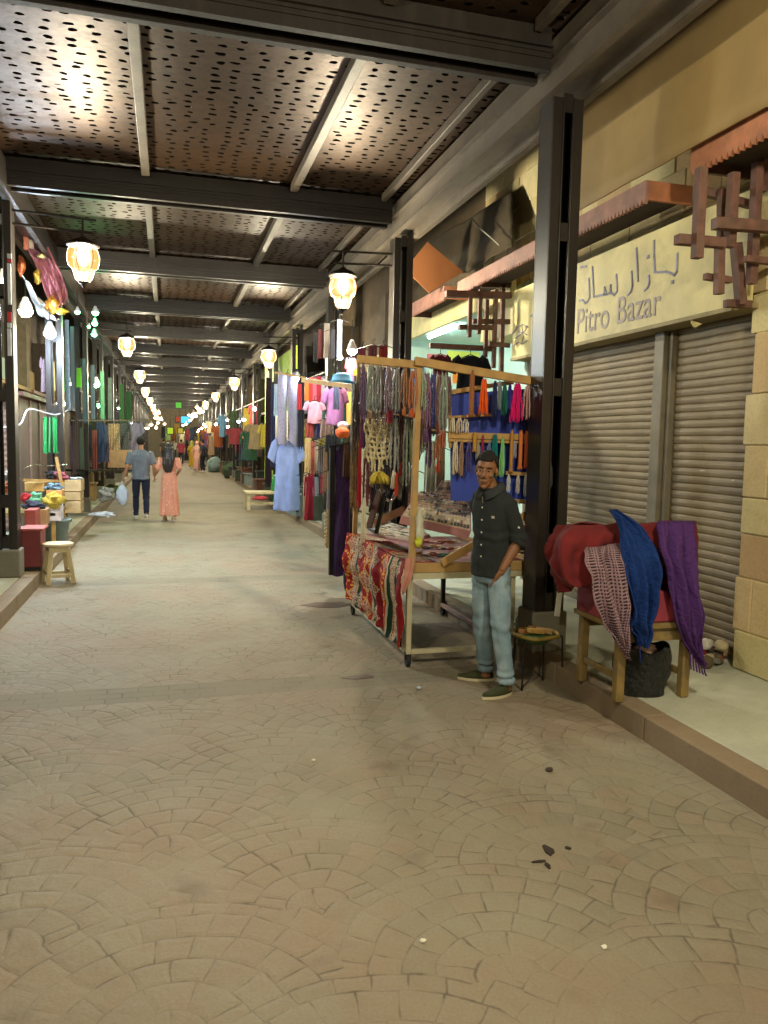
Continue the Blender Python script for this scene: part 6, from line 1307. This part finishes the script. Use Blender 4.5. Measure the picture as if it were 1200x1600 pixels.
# ------------------------------------------------------------------ the far stalls on both sides
rs = random.Random(21)
WALLC = [(88, 74, 58), (110, 92, 66), (74, 64, 58), (120, 104, 80), (96, 84, 76)]
FAB = [(150, 60, 66), (60, 66, 96), (196, 170, 60), (120, 120, 124), (196, 190, 176), (44, 46, 54), (90, 110, 80), (170, 96, 60), (130, 40, 60), (96, 130, 160), (70, 54, 44), (176, 150, 120), (60, 96, 90), (120, 90, 130)]
CSET = {}
def stall(side, y0, y1, n, front):
    nm = 'right' if side > 0 else 'left'; xw = 4.2 if side > 0 else -3.7; c = WALLC[n % 5]
    s = thing('market_shop', 'shop front, %s along the far %s side, %s wall' % (ORD[n], nm, cname(c)), 'shop', (xw, (y0+y1)/2, .15), group='far shop fronts'); L = (y1-y0)/2
    m = mat('shopwall_%d' % (n % 5), S(*c), rough=.8, dirt=.3)
    w_ = MB(); a, b_ = (0, .3) if side > 0 else (-.3, 0)
    w_.boxb(a, b_, -L, L, 0, 7.2).boxb(a-.5*side if side > 0 else b_, a if side > 0 else b_+.5, -L, -L+.3, 0, 4.2); w_.build('wall', m, s)
    xo = -.6*side; MB().boxb(min(xo, -.02*side), max(xo, -.02*side), -L+.32, L-.05, 2.6, 2.68).build('awning', [M_val, M_wood_dk, M_cream][n % 3], s)
    MB().boxb(min(-.08*side, -.02*side), max(-.08*side, -.02*side), -L+.4, L-.1, 2.75, 3.35).build('name_board', [M_sign, M_lime, M_litw, M_cream][n % 4], s)
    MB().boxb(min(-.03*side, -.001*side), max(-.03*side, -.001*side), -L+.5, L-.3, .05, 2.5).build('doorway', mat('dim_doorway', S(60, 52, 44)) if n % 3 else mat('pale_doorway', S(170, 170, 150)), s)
    k = 5 if y0 < 40 else 3
    if side < 0 and y0 < 20: k = 0
    for i in range(k):
        Y = y0+.4+(y1-y0-.8)*i/k+rs.uniform(0, .3); x = side*(2.35+rs.uniform(0, .8))-(.45 if side < 0 else 0)*-1; z = rs.choice((2.0, 2.2, 2.4, 2.9)); hh = rs.uniform(.6, 1.3); ww = rs.uniform(.35, .6); kind = rs.choice(('panel', 'tunic', 'tshirt', 'gown', 'panel')); c2 = rs.choice(FAB)
        key = (kind, rs.randrange(2))
        if key not in GM: GM[key] = g_mesh(*key); GM[key].materials.append(None); GM[key].polygons.foreach_set('use_smooth', [True]*len(GM[key].polygons))
        o = bpy.data.objects.new(GNAME[kind], GM[key]); COL.objects.link(o); o.location = (x, Y, z); o.scale = (ww, .35, hh); o.rotation_euler.z = rs.uniform(-.5, .5); setmats(o, [garment_mat(c2, tuple(min(255, int(q*1.3+30)) for q in c2)) if rs.random() < .4 else fab(c2)])
        tag(o, '%s %s, %s in front of the %s shop along the far %s side' % (cname(c2), GNAME[kind].replace('hanging_', ''), ORD[i], ORD[n], nm), 'garment', 'clothes hanging at the far shops')
    if k == 0: return
    rl = thing('clothes_rail', 'rail over the clothes of the %s shop along the far %s side' % (ORD[n], nm), 'rail', group='rails at the far shops'); MB().bar((side*2.7+(.45 if side < 0 else 0), y0+.2, 2.95), (side*2.7+(.45 if side < 0 else 0), y1-.2, 2.95), .03).build('rail', M_galv, rl)
    for i in range(3 if (side > 0 or y0 > 19) else 0):
        Y = y0+.5+rs.random()*(y1-y0-1); x = side*(1.95+rs.uniform(0, .9))+(.5 if side < 0 else 0)*1; w_, d, h = rs.uniform(.4, .9), rs.uniform(.3, .6), rs.uniform(.3, .8); c2 = rs.choice([(120, 96, 64), (70, 74, 60), (120, 130, 130), (60, 60, 64), (150, 120, 84), (96, 60, 50)])
        if side < 0: x = -2.0-rs.uniform(0, .7)
        tag(MB().boxb(-w_/2, w_/2, -d/2, d/2, 0, h*.8).boxb(-w_/2-.03, w_/2+.03, -d/2-.03, d/2+.03, h*.8+.002, h*.8+.05).build('goods_crate', fab(c2), bevel=.01, loc=(x if abs(x) > 2.9 or side < 0 else max(x, 2.95), Y, .15), rz=rs.uniform(-.2, .2)), '%s goods crate, %s before the %s far %s shop' % (cname(c2), ORD[i], ORD[n], nm), 'crate', 'goods crates at the far shops')
    if n % 2 == 0 or y0 > 30:
        p = (side*(2.6 if side > 0 else 2.1), (y0+y1)/2+rs.uniform(-1, 1), rs.uniform(2.3, 2.9)); cc = rs.choice([(.85, .95, 1.), (.85, .95, 1.), (1., .7, .4), (.3, 1., .5) if side < 0 else (.9, 1., .7)])
        t = thing('light_bulb', '%s bulb hung before the %s far %s shop' % ('white' if cc[2] == 1. else 'warm' if cc[2] == .4 else 'tinted', ORD[n], nm), 'bulb', p, group='bulbs at the far shops'); MB().ell((0, 0, 0), .06, 8, 6).build('glass', emit('fb_%.1f_%.1f' % cc[:2], cc, 75.), t, smooth=True); MB().tube([(0, 0, .06), (0, 0, .35)], .006, 5).build('cord', M_black_metal, t)
y = 13.3; n = 0
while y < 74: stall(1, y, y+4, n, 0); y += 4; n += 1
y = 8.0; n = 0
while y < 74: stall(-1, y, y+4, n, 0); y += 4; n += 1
# wares on the road edge right, far
for i, (x0, y0, x1, y1, c, lb) in enumerate([(348, 722, 385, 748, (62, 78, 54), 'dark green low goods heap at the right kerb far down the street'), (322, 714, 352, 738, (130, 150, 146), 'pale grey green goods pile on the far right'), (310, 722, 322, 732, (90, 130, 160), 'small blue crate on the road far away'), (322, 698, 345, 716, (150, 126, 96), 'tan goods pile behind the pale one far right'), (385, 715, 400, 745, (60, 52, 66), 'dark purple bags by the right posts far away')]):
    p = PZ((x0+x1)/2, y1); q = PY(x1, y1, p.y); p0_ = PY(x0, y1, p.y); top_ = PY(x0, y0, p.y)
    o = crumple('goods_heap', (p.x, p.y+.3, (top_.z)*.45), ((q.x-p0_.x)/2, .5, top_.z*.55), fab(c), i, .3, 18, 12, zmin=-top_.z*.45, label=lb, cat='goods')
# ------------------------------------------------------------------ the far end
tag(MB().boxb(-5, 6, 79, 79.6, -.05, 7).build('end_building', mat('end_wall', S(128, 118, 98), rough=.9, dirt=.4)), 'dark building closing the far end of the street', 'building')
for i, (px, py, w_, h, Y, c, e, lb) in enumerate([(290, 656, 13, 10, 60, (.1, .6, .9), 1.3, 'glowing cyan sign hanging far down the street'), (279, 633, 8, 8, 50, (.25, .9, .12), .6, 'small green lit sign under the far roof'), (266, 673, 8, 9, 55, (.6, .85, .06), .7, 'small yellow green lit sign far down the street'), (282, 673, 7, 7, 58, (.9, .75, .1), .5, 'small yellow lit sign far down the street'), (281, 655, 12, 8, 62, (.9, .18, .08), .4, 'dim red lit banner behind the cyan sign')]):
    p = PY(px, py, Y); k = Y/1200; s = thing('lit_sign', lb, 'sign', p); MB().boxb(-w_*k/2, w_*k/2, 0, .1, -h*k/2, h*k/2).build('face', emit('sign_%d' % i, c, e), s); MB().boxb(-w_*k/2-.06, w_*k/2+.06, .101, .2, -h*k/2-.06, h*k/2+.06).build('casing', M_black_metal, s)
    MB().bar((0, .15, h*k/2), (0, .15, h*k/2+.6), .04).build('hanger', M_black_metal, s)
for i, (px, py, Y) in enumerate([(243, 652, 48), (247, 660, 52), (240, 640, 44), (252, 655, 58), (236, 663, 46), (244, 668, 58), (230, 668, 40), (300, 650, 50), (297, 656, 56), (303, 646, 48), (291, 662, 60), (308, 636, 44), (316, 642, 38), (286, 664, 64), (295, 648, 62), (257, 662, 62), (248, 645, 50), (306, 650, 58), (373, 658, 24), (381, 655, 22), (355, 656, 28)]):
    w_ = i >= 18; bulb(px, py, Y, .1 if not w_ else .05, (1., .72, .42) if not w_ else WHITE, 20. if not w_ else 60., '%s bulb in the far cluster, %s from the near end' % ('warm' if not w_ else 'white', 'number %d' % (i+1)), 'far cluster of bulbs')

# dark clothes packed behind the cart
for i, (k, a, b_, c_, d, Y, c) in enumerate([('panel', 560, 600, 576, 700, 8.6, (70, 50, 60)), ('tunic', 572, 590, 596, 690, 8.5, (150, 120, 96)), ('panel', 592, 596, 606, 720, 8.4, (60, 56, 84)), ('tshirt', 602, 600, 628, 660, 8.3, (44, 44, 52)), ('panel', 622, 596, 636, 730, 8.4, (96, 60, 50)), ('tunic', 632, 600, 656, 720, 8.3, (70, 78, 96)), ('panel', 650, 600, 664, 690, 8.2, (120, 100, 96)), ('panel', 660, 606, 674, 690, 8.3, (84, 44, 54)), ('panel', 672, 606, 684, 680, 8.1, (60, 70, 64)), ('panel', 684, 610, 698, 690, 8.2, (130, 110, 120)), ('gown', 578, 690, 606, 800, 8.2, (40, 36, 44)), ('panel', 604, 720, 624, 800, 8.1, (30, 32, 38)), ('panel', 622, 730, 640, 795, 8.1, (54, 58, 66)), ('panel', 638, 735, 654, 790, 8.0, (130, 84, 70)), ('panel', 664, 690, 682, 790, 8.4, (186, 190, 176)), ('panel', 682, 700, 696, 770, 8.3, (150, 130, 110))]):
    hang(k, a, b_, c_, d, Y, c, '%s %s, %s of the dark clothes seen through the cart frame' % (cname(c), GNAME[k].replace('hanging_', ''), ORD[i]), 'clothes behind the cart')
for i, (px, a, b_, w_, Y, c) in enumerate([(571, 585, 690, 8, 6.3, (84, 60, 76)), (584, 640, 760, 9, 6.2, (120, 112, 96)), (597, 578, 650, 9, 6.0, (96, 70, 60)), (606, 690, 775, 9, 6.0, (60, 50, 60)), (613, 578, 650, 9, 5.9, (130, 120, 120)), (626, 700, 780, 8, 5.9, (110, 100, 84)), (641, 700, 770, 9, 5.8, (70, 84, 76)), (655, 650, 720, 9, 5.75, (120, 60, 50)), (664, 640, 706, 9, 5.7, (150, 140, 120)), (672, 668, 730, 8, 5.7, (86, 56, 96)), (557, 700, 800, 8, 6.8, (120, 90, 60)), (562, 600, 690, 8, 6.6, (60, 44, 60))]):
    strand('beads', px, a, b_, w_, Y, c, '%s bead strands, %s of the second row deeper inside the cart' % (cname(c), ORD[i]))

# stock and signs closing the view at the far end
for i, (px, py, w_, h, Y, c) in enumerate([(262, 676, 9, 16, 68, (96, 120, 70)), (271, 678, 8, 14, 70, (150, 96, 60)), (284, 680, 8, 14, 66, (170, 160, 130)), (293, 678, 7, 14, 69, (130, 50, 56)), (300, 676, 7, 16, 64, (70, 84, 110)), (255, 674, 7, 14, 64, (60, 60, 66)), (276, 668, 7, 12, 72, (190, 150, 60)), (288, 668, 7, 12, 73, (110, 130, 90))]):
    hang('panel' if i % 2 else 'gown', px-w_/2, py-h/2, px+w_/2, py+h/2+4, Y, c, '%s garment, %s of those hung across the far end of the street' % (cname(c), ORD[i]), 'garments at the far end')
